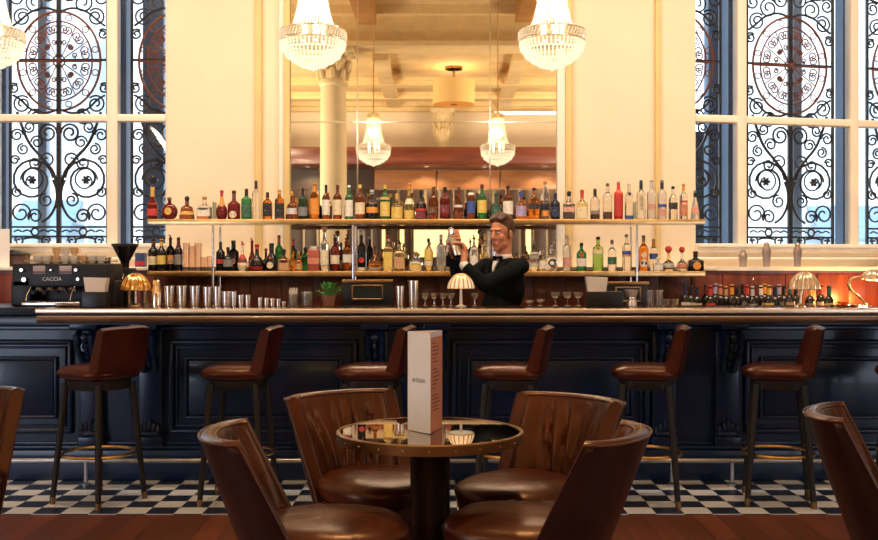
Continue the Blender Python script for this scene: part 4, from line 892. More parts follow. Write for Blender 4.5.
LOWER = [
 (153.5, 239, 10.5, 'wine', 'black', [('cream', .2, .46)], 'brown', 'black bottle with cream label at the coffee machine end', dict(cap_h=.2)),
 (161.5, 240, 9, 'wine', 'dark', [('yellow', .22, .5)], 'gold', 'dark bottle with yellow label and gold foil', dict(cap_h=.2, dy=.03)),
 (170.5, 238, 9, 'spirit', 'black', [('orange', .22, .48), ('white', .26, .4)], 'black_pour', 'black bottle with orange and white label and black pourer', {}),
 (178.5, 238, 8.5, 'wine', 'dark', [('grey', .2, .5)], 'maroon', 'dark bottle with maroon capsule beside the tall glasses', dict(cap_h=.28)),
 (220.5, 242.5, 9, 'spirit', 'black', [('red', .26, .42)], 'navy', 'black bottle with red label beside the shelf post', dict(cap_h=.2)),
 (228, 248, 10, 'squat', 'black', [('grey', .2, .5)], 'black', 'low black bottle with grey label', dict(dy=.04)),
 (233.5, 241, 11, 'wine', 'black', [('salmon', .22, .44, 'oval')], 'black', 'broad black bottle with round salmon badge', dict(cap_h=.24)),
 (242.5, 244, 10, 'bulb', 'clear', [('cream', .05, .24), ('red', .30, .62, 'full')], 'red_pour', 'bottle with red neck, cream label and red pourer', {}),
 (252, 241, 7.5, 'slope', 'wine', [('maroon', .2, .4)], 'maroon_pour', 'slim dark red bottle with maroon pourer', dict(dy=.05)),
 (257, 245, 14, 'bulb', 'dark', [('red', .06, .18)], 'red', 'dark bulb shaped bottle with red foot label', dict(cap_h=.16)),
 (266, 249, 10, 'bulb', 'dark', [('maroon', .3, .45, 'oval')], 'red', 'small dark bulb bottle with red cap', dict(dy=.06)),
 (271.5, 244, 13, 'slope', 'black', [('cream', .10, .34, 'oval'), ('red', .40, .52, 'oval')], 'black', 'black bottle with round cream badge and red seal', dict(cap_h=.2)),
 (279, 235.5, 8, 'wine', 'green', [], 'red', 'green bottle with red cap behind the tan square one', dict(cap_h=.2, dy=.08)),
 (283.8, 250, 11.5, 'sq_squat', 'brown', [('tan', .04, .56)], 'black', 'square brown bottle with full tan label', dict(cap_h=.2)),
 (293, 246, 8, 'bulb', 'orange', [('orange', .2, .4)], 'black', 'small bright orange bottle with black cap', dict(cap_h=.2)),
 (299, 252, 7, 'squat', 'amber', [('tan', .1, .4)], 'gold', 'tiny amber bottle with gold cap', {}),
 (305, 248, 8, 'spirit', 'green', [], 'black', 'plain green bottle beside the pink box shaped one', {}),
 (314, 247, 12.5, 'sq_can', 'pink', [('salmon', .3, .55)], 'silver', 'broad pink box shaped bottle with salmon label', dict(cap_h=.08)),
 (324.5, 231, 8.5, 'tall', 'clear', [('cream', .16, .52)], 'ball_wood', 'tall clear bottle with cream label and wooden ball stopper', {}),
 (335, 238, 9.5, 'spirit', 'wine', [('cream', .22, .48)], 'black_pour', 'dark red bottle with cream label and black pourer', {}),
 (341, 243, 7, 'spirit', 'dark', [('tan', .1, .4)], 'black', 'narrow dark bottle between two white labelled ones', dict(dy=.07)),
 (347.5, 238, 9.5, 'spirit', 'brown', [('white', .26, .5)], 'black_pour', 'brown bottle with white label by the second post', {}),
 (361.5, 233, 8, 'wine', 'black', [('red', .22, .36, 'oval'), ('cream', .02, .1)], 'silver', 'black bottle with small red heart shaped badge', dict(cap_h=.06)),
 (375, 247, 13, 'bulb', 'amber', [('cream', .04, .16)], 'brown', 'amber bulb decanter with brown stopper', dict(cap_h=.16)),
 (388, 238, 9, 'sq_tall', 'pale', [('yellow', .08, .58)], 'red_pour', 'square bottle with tall yellow label and red pourer', {}),
 (399.5, 243, 11, 'sq_spirit', 'pale', [('tan', .1, .5)], 'black_pour', 'textured pale gold bottle with black pourer', {}),
 (415.5, 252, 12.5, 'squat', 'clear', [('yellow', .1, .36)], 'gold', 'squat clear bottle with yellow glowing label', {}),
 (428.5, 239, 8.5, 'spirit', 'pale', [('yellow', .34, .64), ('cream', .18, .32)], 'black', 'bottle with yellow and cream label and black cap', dict(cap_h=.1)),
 (441, 235, 9.5, 'tall', 'grey', [], 'silver', 'etched grey glass bottle behind the shaker', {}),
 (474, 238, 8.5, 'spirit', 'clear', [('white', .18, .46)], 'black_pour', 'clear bottle with white label beside the bartender chin', {}),
 (485, 234, 7.5, 'tall', 'pale', [('cream', .1, .3)], 'gold', 'slim pale gold bottle beside the bartender face', dict(cap_h=.16)),
 (526.5, 252, 7.5, 'squat', 'amber', [('cream', .1, .5)], 'black', 'small amber bottle just behind the bartender shoulder', {}),
 (534, 244, 9.5, 'sq_spirit', 'clear', [('red', .3, .46), ('white', .16, .6)], 'green', 'clear square bottle with red and white label and green cap', dict(cap_h=.2)),
 (543, 251, 8, 'squat', 'pale', [('white', .12, .5)], 'wood', 'small pale bottle with white label', {}),
 (551.5, 246, 12, 'squat', 'clear', [('navy', .18, .48, 'oval'), ('white', .25, .41, 'oval')], 'silver', 'clear round shouldered bottle with dark round badge', {}),
 (567, 236, 8.5, 'tall', 'frost', [('pink', .12, .4)], 'silver', 'tall frosted bottle with faint pink label', {}),
 (581.5, 243.5, 10, 'spirit', 'green', [('white', .18, .46), ('red', .50, .66, 'oval')], 'black', 'green bottle with white label, red seal and black cap', dict(cap_h=.1)),
 (598, 237.5, 11, 'tall', 'lime', [('cream', .52, .64), ('red', .64, .72, 'oval')], 'black', 'tall pale green bottle with red seal', dict(cap_h=.06)),
 (612, 240.5, 9, 'spirit', 'clear', [('green', .22, .46)], 'grey', 'clear bottle with deep green square label', dict(cap_h=.12)),
 (626.5, 235, 9, 'tall', 'clear', [('blue', .46, .56), ('salmon', .40, .46)], 'grey', 'clear bottle with small blue and salmon label by the last post', dict(cap_h=.06)),
 (643.5, 236, 10, 'spirit', 'amber', [('white', .12, .34, 'oval'), ('cream', .38, .54, 'oval')], 'grey', 'golden bottle with two white oval labels', dict(cap_h=.16)),
 (653.5, 239.5, 8.5, 'tall', 'clear', [('blue', .38, .56)], 'orange', 'clear bottle with blue label and orange cap', dict(cap_h=.24)),
 (658, 258, 10, 'squat', 'frost', [('white', .1, .5)], 'silver', 'low frosted bottle in front of the blue labelled one', dict(dy=-.042)),
 (668.5, 252, 12.5, 'bulb', 'pale', [('silver', .1, .4)], 'ball_red', 'bulb bottle with red ball stopper and silver pattern', {}),
 (682, 252, 11, 'bulb', 'clear', [('salmon', .12, .4)], 'ball_red', 'clear bulb bottle with red ball stopper, nearer the shelf end', {}),
 (695.5, 252, 15, 'sq_squat', 'black', [('orange', .08, .50, 'oval')], 'black', 'broad black bottle with round orange label at the shelf end', dict(cap_h=.24)),
]
for px, top, w, kind, gl, lbs, cp, ph, kw in LOWER: shelf_bottle(px, top, w, kind, gl, lbs, cp, ph, LO, 'bottles on the lower shelf', ', lower shelf', **kw)
# glassware on the lower shelf
def glass(kind, x, y, z, H, R, label, group, mat=None, cat='glass', name='drinking_glass'):
    t = thing(name, (x, y, z), label, cat, group)
    m = mat or G['clear']; w = max(.0022, R * .07)
    if kind == 'tumbler':
        MB().lathe([(0, .0), (R * .84, 0), (R, H), (R - w, H), (R * .84 - w, .008), (0, .008)], 20).build('bowl', m, t)
    elif kind == 'coupe':
        MB().lathe([(R * .07 + .002, H * .52), (R * .5, H * .58), (R * .9, H * .76), (R, H), (R - w, H), (R * .88 - w, H * .78), (R * .48, H * .60), (0, H * .55)], 20).build('bowl', m, t)
        MB().lathe([(.004, .004), (.0035, H * .3), (.005, H * .54)], 8).build('stem', m, t); MB().lathe([(0, 0), (R * .72, 0), (R * .70, .003), (.006, .007), (0, .008)], 18).build('foot', m, t)
    return t
for px, top, w, lb in ((186.5, 243, 7, 'tall pinkish clear glass nearest the dark bottles, lower shelf'), (192, 246, 7.5, 'tall clear glass second beside the dark bottles, lower shelf'), (198, 243, 7.5, 'tall clear glass in the middle of the glass row, lower shelf'), (204, 257, 6.5, 'short clear glass beside the tall ones, lower shelf'), (210, 256, 6, 'short clear glass right by the first post, lower shelf')):
    yy = DB + (.032 if px in (192, 204) else -.03); glass('tumbler', X(px, yy), yy, LO + .0006, Z(top, yy) - LO, w * DB / F / 2, lb, 'glasses on the lower shelf', P('pinkish_glass', (.93, .78, .70), .05, trans=.93))

# ------------------------------------------------------------------ wine bottles on the back counter
caps = [(685.5, 'navy', 'cream', 'dark'), (691, 'black', 'cream', 'dark'), (697, 'navy', 'cream', 'dark'), (706, 'maroon', None, 'dark'), (710.5, 'red', 'red', 'wine with a scarlet capsule'), (715.5, 'lilac', None, ''), (720.5, 'salmon', None, ''), (726, 'tan', None, ''), (732, 'orange', None, ''), (737, 'black', None, ''), (742.5, 'black', 'grey', ''), (747, 'red', None, ''), (752.5, 'silver', 'grey', ''), (757, 'maroon', None, ''), (761, 'white', 'yellow', ''), (764.5, 'orange', None, ''), (769, 'gold', 'yellow', ''), (775, 'navy', None, ''), (779, 'lilac', 'grey', ''), (784, 'black', None, ''), (790, 'green', 'tan', ''), (796, 'black', None, ''), (810, 'orange', 'grey', ''), (821, 'red', 'cream', ''), (829, 'green', 'yellow', '')]
wl = ['dark wine bottle with navy capsule and cream label beside the stacked tumblers', 'dark wine bottle with black capsule and cream label near the last post', 'dark wine bottle with navy capsule and cream label, outermost of the cream trio', 'wine bottle with maroon capsule next past the cream labelled trio', 'wine bottle with scarlet capsule and small red label', 'wine bottle with lilac capsule between scarlet and salmon ones', 'wine bottle with salmon pink capsule', 'wine bottle with tan capsule', 'wine bottle with orange capsule in the first half of the row', 'wine bottle with black capsule beside the orange capsule', 'wine bottle with black capsule and grey label', 'wine bottle with red capsule mid row', 'wine bottle with silver capsule', 'wine bottle with maroon capsule beside the silver one', 'wine bottle with white capsule and yellow label', 'wine bottle with orange capsule between white and gold ones', 'wine bottle with gold capsule and yellow label', 'wine bottle with navy capsule before the shell lamp', 'wine bottle with lilac capsule and grey label before the shell lamp', 'wine bottle with black capsule close to the shell lamp', 'wine bottle with green capsule and tan label under the shell lamp', 'wine bottle with black capsule behind the shell lamp stem', 'wine bottle with orange neck just past the shell lamp', 'wine bottle with red capsule and cream label, next to last', 'wine bottle with green capsule and yellow label, last of the row']
tops = {685.5: 287, 691: 285, 697: 287}
for i, ((px, c, lb, _), ph) in enumerate(zip(caps, wl)):
    D = (7.86, 8.0, 7.93)[i % 3] if i < 23 else 7.86; D = (7.80, 7.89, 7.98, 8.07)[i % 4]
    top = 284.5 + (i * 37 % 5) * .6
    H = Z(top, D) - .9506; R = .037
    bottle(X(px, D), D, .9508, H, R, 'wine', 'dark', ([(lb, .42, .56)] if lb else []), c, ph, 'wine bottles behind the bar', 'wine bottle', cap_h=.24, name='wine_bottle')

# ------------------------------------------------------------------ things on the bar top
ZB = BT + .0012; DT = 6.9
XT = lambda px: X(px, DT); SC = DT / F
def tin(px, top, w, kind, label, D=DT, mat=None):
    H = (306.2 - top) * SC; R = w * SC / 2
    t = thing('mixing_tin', (X(px, D), D, ZB), label, 'mixing tin', 'metal cups on the bar')
    if kind == 'shaker':
        MB().lathe([(0, 0), (R, 0), (R * 1.02, H * .45), (R * .9, H * .6), (R * .62, H * .78), (R * .6, H * .97), (R * .5, H), (0, H)], 24).build('body', M_COPPER, t)
        MB().lathe([(R * .64, H * .78), (R * .66, H * .80), (R * .64, H * .82), (R * .6, H * .8)], 20).build('seam_ring', M_BRASS, t)
    else:
        MB().lathe([(0, .0), (R * .84, 0), (R * .86, .004), (R, H), (R * 1.03, H), (R * 1.03, H - .004), (R * .97, H - .002), (R * .82, .008), (0, .008)], 24).build('cup', mat or M_STEEL, t)
        MB().tube([(R * 1.01 * math.cos(a), R * 1.01 * math.sin(a), H) for a in [2 * PI * k / 28 for k in range(28)]], .0018, 6, closed=True).build('rim', M_COPPER, t)
    return t
tin(156.5, 280, 11, 'shaker', 'tall warm metal cobbler shaker beside the copper shell lamp')
for px, top, w, lb in ((169.5, 286, 11, 'large metal mixing tin next to the tall cobbler shaker'), (182, 286, 11, 'large metal mixing tin second from the cobbler shaker'), (195, 286, 11, 'large metal mixing tin third from the cobbler shaker'), (207.5, 287, 9.5, 'metal mixing tin with ribbed reflections, fourth from the cobbler shaker'), (217.5, 286.5, 9, 'narrow metal tin in front of the first shelf post'), (226.5, 291.5, 10, 'medium metal cup past the shelf post'), (234, 291.5, 6, 'thin medium metal cup past the shelf post'), (241, 295, 6.5, 'small metal cup with pale side, by the medium cups'), (248, 295, 6.5, 'small metal cup with gold side, by the medium cups'), (260, 297.5, 5, 'little metal jigger cup, tallest of the small row'), (266.5, 298, 5.5, 'little metal jigger cup second of the small row'), (272.5, 298.5, 5.5, 'little metal jigger cup third of the small row'), (278.5, 299, 5, 'little metal jigger cup fourth of the small row'), (284, 301.5, 5, 'lowest tiny copper cup at the end of the small row')):
    tin(px, top, w, 'tin', lb)
tin(129, 291, 6, 'tin', 'metal tin under the copper shell lamp, nearest the grinder', D=7.09); 
tin(145, 290.5, 8, 'tin', 'bright metal tin between copper lamp and cobbler shaker', D=7.09)
tin(413.5, 280.5, 11.5, 'tin', 'tall bright metal tin beside the bartender glasses')
tin(400, 286, 9.5, 'tin', 'shorter metal tin between till screen and tall tin')
# straws cup and short glass, plant
t = thing('straw_cup', (XT(293.5), DT, ZB), 'clear cup packed with white paper straws beside the potted plant', 'straw cup')
MB().lathe([(0, 0), (.032, 0), (.036, .085), (.034, .085), (.030, .006), (0, .006)], 20).build('cup', G['clear'], t)
stw = MB()
for k in range(19):
    a = k * 2.4; r = .006 * math.sqrt(k); stw.tube([(r * math.cos(a) * .8, r * math.sin(a) * .8, .008), (r * math.cos(a) * 1.15, r * math.sin(a) * 1.15, .112 + .012 * math.sin(k * 3.3))], .0036, 6)
stw.build('straws', M_PORC, t)['kind'] = 'stuff'
t = thing('napkin_glass', (XT(307), DT, ZB), 'short wide glass holding pale paper between the straw cup and the plant', 'glass')
MB().lathe([(0, 0), (.036, 0), (.040, .098), (.038, .098), (.034, .006), (0, .006)], 20).build('glass', G['clear'], t)
MB().lathe([(0, .008), (.030, .008), (.033, .09), (0, .092)], 14, rmul=lambda a, i: 1 + .12 * math.sin(5 * a)).build('paper', P('pale_paper', (.88, .76, .62), .7, vary=.1), t)
t = thing('potted_plant', (XT(327), DT + .09, ZB), 'small leafy green plant in a glass pot on the bar', 'plant')
MB().lathe([(0, 0), (.038, 0), (.05, .07), (.047, .07), (.036, .006), (0, .006)], 20).build('pot', P('terracotta_glass', (.46, .22, .15), .25, trans=.3), t)
lf = MB(); r_ = random.Random(5)
for k in range(60):
    a = r_.uniform(0, 2 * PI); el = r_.uniform(.15, 1.4); L_ = r_.uniform(.045, .085); b = Vector((.015 * math.cos(a), .015 * math.sin(a), .065)); tip = b + Vector((math.cos(a) * math.cos(el) * L_, math.sin(a) * math.cos(el) * L_, math.sin(el) * L_))
    lf.tube([b, tip], .0012, 4)
    w = (tip - b).cross(Vector((0, 0, 1))).normalized() * .012; f = (tip - b).normalized() * .024; u = Vector((0, 0, .004))
    lf.add([tip - f * .2, tip + f * .4 + w + u, tip + f * 1.1, tip + f * .4 - w + u, tip + f * .4 - u * .3], [(0, 1, 4), (1, 2, 4), (2, 3, 4), (3, 0, 4), (0, 3, 2, 1)])
lf.build('foliage', P('leaf_green', (.07, .26, .05), .45, vary=.5, vscale=30), t, smooth=False)
# wine glasses and coupes
for px, lb in ((425, 'stemmed glass nearest the tall metal tin'), (434, 'stemmed glass second from the tall metal tin'), (443, 'stemmed glass third from the tall metal tin'), (451, 'stemmed glass close to the shell lamp stem'), (475, 'stemmed glass half behind the shell lamp, at the bartender front')):
    glass('coupe', XT(px), DT + .03, ZB, .088, .029, lb, 'stemmed glasses on the bar', name='stemmed_glass')
for px, top, kind, lb in ((556, 292, 'coupe', 'tall coupe glass nearest the bartender back'), (568, 292, 'coupe', 'tall coupe glass in the middle of three before the napkin holder'), (579, 292, 'coupe', 'tall coupe glass beside the napkin holder'), (530, 300, 'coupe', 'low coupe glass close behind the bartender'), (541, 299, 'coupe', 'low coupe glass between bartender and the tall coupes')):
    glass(kind, XT(px), DT + .04, ZB, (306.2 - top) * SC, .034, lb, 'coupe glasses on the bar', name='coupe_glass')
for px, top, lb in ((651, 290, 'clear tumbler beside the second till screen'), (660, 290, 'clear tumbler second from the till screen'), (667, 299, 'short clear tumbler third from the till screen'), (676, 299, 'short clear tumbler beside the cream labelled wine bottles')):
    glass('tumbler', XT(px), DT + .03, ZB, (306.2 - top) * SC, .027, lb, 'tumblers on the bar', name='tumbler')
# hourglass jigger
t = thing('silver_goblet', (XT(631), DT - .02, ZB), 'white silver hourglass goblet in front of the second till', 'goblet')
MB().lathe([(0, 0), (.034, 0), (.036, .01), (.030, .045), (.026, .055), (.034, .075), (.046, .11), (.043, .11), (.028, .07), (0, .06)], 24).build('cup', P('pale_silver', (.85, .82, .82), .25, .6), t); MB().lathe([(.03, .048), (.032, .055), (.03, .062), (.026, .055)], 20).build('waist_ring', M_CHROME, t)
# napkin caddies: a black box with a block of white napkins
def caddy(px0, px1, nx0, nx1, ntop, split, label, D):
    x0, x1 = X(px0, D), X(px1, D); xc = (x0 + x1) / 2; s = D / F
    t = thing('napkin_holder', (xc, D, ZB), label, 'napkin holder')
    h = (306 - split) * s; MB().box(x0 - xc, x1 - xc, -.05, .05, 0, h, bev=.004).build('black_box', M_BLACK, t)
    a, b = X(nx0, D) - xc, X(nx1, D) - xc; H = (306 - ntop) * s
    vs = [(a + .012, -.035, h * .7), (b - .008, -.035, h * .7), (b - .008, .035, h * .7), (a + .012, .035, h * .7), (a - .004, -.04, H), (b + .006, -.04, H - .006), (b + .006, .04, H - .004), (a - .004, .04, H)]
    MB().add(vs, [(0, 1, 2, 3), (7, 6, 5, 4), (0, 4, 5, 1), (1, 5, 6, 2), (2, 6, 7, 3), (3, 7, 4, 0)]).build('napkins', M_PORC, t, smooth=False)
    return t
caddy(84, 108, 86, 107, 276, 290.5, 'black napkin holder with white napkins standing before the coffee machine', 6.72)
caddy(587, 622, 586, 606, 276, 291, 'black napkin holder with white napkins beside the coupe glasses', 6.86)
# till screens on the back counter
def till(px0, px1, top, label, D=7.55, white=False):
    x0, x1 = X(px0, D), X(px1, D); xc = (x0 + x1) / 2; w = (x1 - x0) / 2; H = Z(top, D) - .9506
    t = thing('till_screen', (xc, 7.86, .9508), label, 'till'); y = D - 7.86
    MB().box(-w, w, y, y + .10, .08, H, bev=.008).build('casing', M_BLACK, t)
    MB().box(-w, w, y - .012, y + .11, H - .022, H + .002, bev=.004).build('top_rim', M_BRASSD, t)
    MB().box(-w * .55, w * .55, y - .006, y, H - .135, H - .045).build('screen', P('dark_screen', (.02, .028, .03), .12), t, smooth=False)
    fb = MB(); frame_mould(fb, -w * .62, w * .62, H - .145, H - .035, .012, .01, y); fb.build('screen_frame', M_BRASSD, t)
    MB().tube([(0, y + .06, 0), (0, y + .06, .1)], .03, 10).box(-.1, .1, y - .04, y + .16, 0, .015).build('stand', M_BLACK, t)
    return t
till(342, 393, 280, 'dark till screen with brass top edge beside the potted plant')
till(607, 649, 282, 'dark till screen behind the napkin holder and silver goblet')
# shell lamps
M_SHELL = P('lit_shell', (.85, .66, .42), .3, .1, emit=(1, .78, .50), es=.55)
M_PEARL = P('pearl_metal', (.72, .55, .38), .28, .85, vary=.35, vscale=26, emit=(1, .75, .5), es=.06)
M_COPS = P('copper_shell', (.80, .50, .20), .2, 1., vary=.25, vscale=18)
def shell_lamp(px, D, label, top, w, base_px=None, kind='scallop', bright=2.4):
    s = D / F; bx = X(base_px or px, D); x = X(px, D)
    t = thing('shell_lamp', (bx, D, ZB), label, 'table lamp', 'shell lamps on the bar')
    R = w * s / 2; H = (306.2 - top) * s; dx = x - bx
    if kind == 'scallop':
        sh = MB(); N_ = 40
        pr = [(R * math.cos(a), H - R * 1.15 + R * 1.15 * math.sin(a)) for a in [PI / 2 * k / 10 for k in range(11)]]
        sh.lathe(pr, N_ * 2, Matrix.Translation((dx, 0, 0)), rmul=lambda a, i: (1 + .045 * math.cos(16 * a)))
        sh.lathe([(r * .96, z - .003) for r, z in pr], N_, Matrix.Translation((dx, 0, 0)))
        mt = {461: M_SHELL, 804.5: M_PEARL}.get(px, M_COPS); so = sh.build('shell_shade', mt, t)
        rb = MB()
        for k in range(16):
            a_ = 2 * PI * (k + .5) / 16; rb.tube([(dx + (r * .985) * math.cos(a_), r * .985 * math.sin(a_), z) for r, z in pr[:-1]], .0042, 6)
        rb.tube([(dx + R * 1.0 * math.cos(v * PI / 24), R * math.sin(v * PI / 24), H - R * 1.15) for v in range(48)], .004, 6, closed=True)
        rb.build('rib', M_BRASS if px == 461 else mt, so)
        MB().tube([(0, 0, .01), (dx * .3, 0, H * .4), (dx, 0, H * .95)], [.011, .009, .007], 10).build('stem', M_PORC if kind == 'scallop' and px == 461 else M_COPPER, t)
    else:
        # goose neck
        sgn = 1
        path = catmull([(0, 0, .012), (-.04, 0, .06), (-.09, 0, .10), (-.115, 0, .145), (-.085, 0, .185), (-.03, 0, .195), (.0, 0, .18)], 6)
        MB().tube(path, .009, 10).build('goose_neck', M_BRASS, t)
        sh = MB(); Mx = Matrix.Translation((.075, 0, .172)) @ Matrix.Rotation(math.radians(8), 4, 'Y')
        pr = [(R * math.cos(a), R * .75 * math.sin(a)) for a in [PI / 2 * k / 10 for k in range(11)]]
        sh.lathe(pr, 80, Mx, rmul=lambda a, i: 1 + .05 * math.cos(16 * a)); sh.lathe([(r * .96, z - .003) for r, z in pr], 40, Mx); sh.build('shell_shade', M_PEARL, t)
    MB().lathe([(0, 0), (.038, 0), (.036, .006), (.014, .014), (.010, .02), (0, .02)], 20).build('base', M_PORC if px == 461 else M_COPPER, t)
    lamp('shell_bulb', 'POINT', (x if kind == 'scallop' else bx + .075, D, ZB + H - R * .75 if kind == 'scallop' else ZB + .16), bright, WARM, .015)
    return t
shell_lamp(461, 6.80, 'small table lamp with scalloped shell shade and white stem before the bartender', 273, 26)
shell_lamp(804.5, 6.80, 'bent stem table lamp with pearly shell shade among the wine bottles', 271.5, 29, 800)
shell_lamp(135.5, 6.95, 'copper domed shell lamp beside the coffee grinder', 273.5, 29)
shell_lamp(868, 6.9, 'brass goose neck shell lamp at the right picture edge', 274, 30, 866, 'goose')
lamp('amber_wall_glow', 'POINT', (X(866, 7.9), 7.95, 1.12), 20, (1, .50, .10), .03)
t = thing('cocktail_tray', (XT(840), 6.85, ZB), 'small amber tray with garnish bowl beside the goose neck lamp', 'tray')
MB().lathe([(0, 0), (.09, 0), (.10, .012), (.096, .012), (.088, .004), (0, .004)], 24, dy=.7).build('tray', M_COPPER, t); MB().lathe([(0, .005), (.02, .005), (.035, .03), (.032, .03), (.018, .009), (0, .009)], 16).build('bowl', G['amber'], t)

# metal shakers on the ledge under the right window
for px, top, w, lb in ((743, 250, 9, 'shortest dull metal shaker on the ledge under the right window'), (766.5, 242, 9, 'tall metal shaker in the middle of the ledge under the right window'), (797.5, 243, 8.5, 'metal shaker on the ledge above the shell lamp')):
    D = 8.42; zl = 1.3856; H = Z(top, D) - zl; R = w * D / F / 2
    t = thing('ledge_shaker', (X(px, D), D, zl), lb, 'cocktail shaker', 'shakers on the window ledge')
    MB().lathe([(0, 0), (R * .72, 0), (R * .78, H * .2), (R, H * .62), (R * .95, H * .70), (R * .6, H * .84), (R * .55, H * .88)], 20).build('body', P('dull_metal', (.42, .33, .29), .35, .8, vary=.15), t)
    MB().lathe([(R * .6, H * .86), (R * .62, H * .9), (R * .5, H * .97), (R * .25, H), (0, H)], 16).build('lid', MATS['dull_metal'], t)

# ------------------------------------------------------------------ coffee end
DM = 7.0
t = thing('espresso_machine', (X(68, DM), DM, ZB), 'wide black espresso machine with white lettering at the end of the bar', 'espresso machine')
xm = X(68, DM); mx = lambda px: X(px, DM) - xm; mz = lambda py: Z(py, DM) - ZB
MB().box(mx(18), mx(117), -.10, .13, mz(287), mz(263.5), bev=.012).box(mx(17), mx(36), -.10, .13, .0, mz(280), bev=.01).box(mx(85), mx(118), -.06, .13, .0, mz(280), bev=.01).box(mx(30), mx(100), .06, .13, .0, mz(280)).build('body', P('machine_black', (.010, .011, .016), .42), t)
MB().box(mx(33), mx(90), -.20, .06, .006, .03, bev=.005).build('drip_tray', M_CHROME, t); MB().box(mx(36), mx(87), -.19, .03, .03, .036).build('grid', M_BLACK, t, smooth=False)
text_mesh('CACCIA', .035, P('white_letters', (.82, .80, .78), .4), 'maker_lettering', t, (mx(57.5), -.1015, mz(279)), (PI / 2, 0, 0), .001)
for px in (45, 71): 
    MB().box(mx(px - 6), mx(px + 6), -.106, -.10, mz(271.5), mz(266), bev=.002).build('button_panel', P('button_panel', (.55, .45, .48), .4), t)
    MB().box(mx(px - 6), mx(px + 6), -.105, -.10, mz(274), mz(272.3)).build('button_row', P('button_row', (.22, .16, .18), .4), t, smooth=False)
for px, py, r in ((28.5, 270, .014), (57.5, 270, .008), (82, 270, .014), (31, 279.5, .018), (84, 279, .014)): MB().lathe([(r, 0), (r, .022), (r * .8, .028), (0, .028)], 16, Matrix.Translation((mx(px), -.098, mz(py))) @ Matrix.Rotation(PI / 2, 4, 'X')).build('dial_knob', M_STEEL, t)
for px in (42, 53, 64, 75): 
    g = MB().lathe([(.032, 0), (.032, .03), (.036, .035), (.036, .05), (0, .05)], 20, Matrix.Translation((mx(px), -.05, mz(291)))).build('group_head', M_STEEL, t)
    MB().tube([(mx(px), -.06, mz(290)), (mx(px) + .01, -.19, mz(292))], [.010, .014], 10).build('handle', M_BLACK, g)
for px in (37, 80): MB().tube([(mx(px), -.08, mz(284)), (mx(px) - .01, -.14, mz(294)), (mx(px) - .015, -.15, mz(300))], .005, 8).build('steam_wand', M_CHROME, t)
cr = MB(); frame_mould(cr, mx(30), mx(108), mz(263.5), mz(260.5), .006, .0, -.09)
MB().tube([(mx(30), -.09, mz(261)), (mx(112), -.09, mz(261)), (mx(112), .12, mz(261)), (mx(30), .12, mz(261))], .004, 6, closed=True).build('cup_rail', M_CHROME, t)
# cups standing on the machine
def cup(px, y, lb, top=0, R=.032, H=.052, mat=None):
    t = thing('coffee_cup', (X(px, DM + y), DM + y, Z(263.5, DM) + .0008 + top), lb, 'cup', 'cups on the coffee machine')
    MB().lathe([(0, .0), (R * .6, 0), (R * .62, .006), (R * .9, H * .5), (R, H), (R * .94, H), (R * .82, H * .45), (R * .5, .01), (0, .01)], 20).build('bowl', mat or M_PORC, t)
    MB().tube([(R * .92, 0, H * .8), (R * 1.4, 0, H * .75), (R * 1.4, 0, H * .4), (R * .85, 0, H * .35)], .004, 6).build('handle', mat or M_PORC, t)
M_AMBC = P('amber_china', (.85, .52, .26), .2, coat=.3, vary=.1)
words_ = ['first', 'second', 'third', 'fourth', 'fifth', 'sixth', 'seventh', 'eighth']
for i, px in enumerate((38, 47, 56, 65, 74, 83, 92, 101)):
    cup(px, -.03, 'small cup %s from the window card end, front row on the coffee machine' % words_[i], mat=(M_PORC, M_PORC, M_AMBC)[i % 3])
for i, px in enumerate((43, 52, 61, 70, 79, 88)):
    cup(px, .05, '%s cup %s in the back row on the coffee machine' % (('white', 'amber')[i % 2], words_[i]), mat=(M_PORC, M_AMBC)[i % 2])
for i, px in enumerate((56.5, 65.5, 74.5)):
    cup(px, -.03, '%s cup stacked on the front row, %s of three' % (('amber', 'white', 'amber')[i], words_[i]), .0535, mat=(M_AMBC, M_PORC, M_AMBC)[i], R=.028)
t = thing('cup_warmer_box', (X(101, 7.25), 7.25, ZB), 'small dark box raised behind the cups, next to the grinder hopper', 'box')
MB().box(-.055, .055, -.05, .05, 0, Z(258.5, 7.25) - ZB, bev=.006).build('casing', M_BLACK, t); MB().box(-.06, .06, -.055, .055, Z(258.5, 7.25) - ZB, Z(257, 7.25) - ZB, bev=.003).build('lid', M_STEEL, t)
DG = 7.30
t = thing('coffee_grinder', (X(125, DG), DG, ZB), 'coffee grinder with large black cone hopper beside the espresso machine', 'coffee grinder')
gz = lambda py: Z(py, DG) - ZB
MB().box(-.05, .06, -.05, .09, 0, gz(268), bev=.012).build('body', M_BLACK, t)
MB().lathe([(.028, gz(268)), (.03, gz(262)), (.088, gz(246)), (.085, gz(246)), (.026, gz(262)), (.0, gz(264))], 28).build('hopper', P('hopper_plastic', (.02, .018, .02), .15, trans=.2), t)
MB().lathe([(.0, gz(246)), (.092, gz(246)), (.092, gz(243.8)), (.02, gz(243.2)), (0, gz(243.2))], 28).build('hopper_lid', M_BLACK, t)
for py in (278, 284.5): MB().lathe([(.02, 0), (.02, .02), (.015, .026), (0, .026)], 16, Matrix.Translation((-.03, -.05, gz(py))) @ Matrix.Rotation(PI / 2, 4, 'X')).build('dial', M_STEEL, t)
MB().tube([(0, -.05, gz(276)), (0, -.10, gz(280))], .02, 10).build('spout', M_STEEL, t)
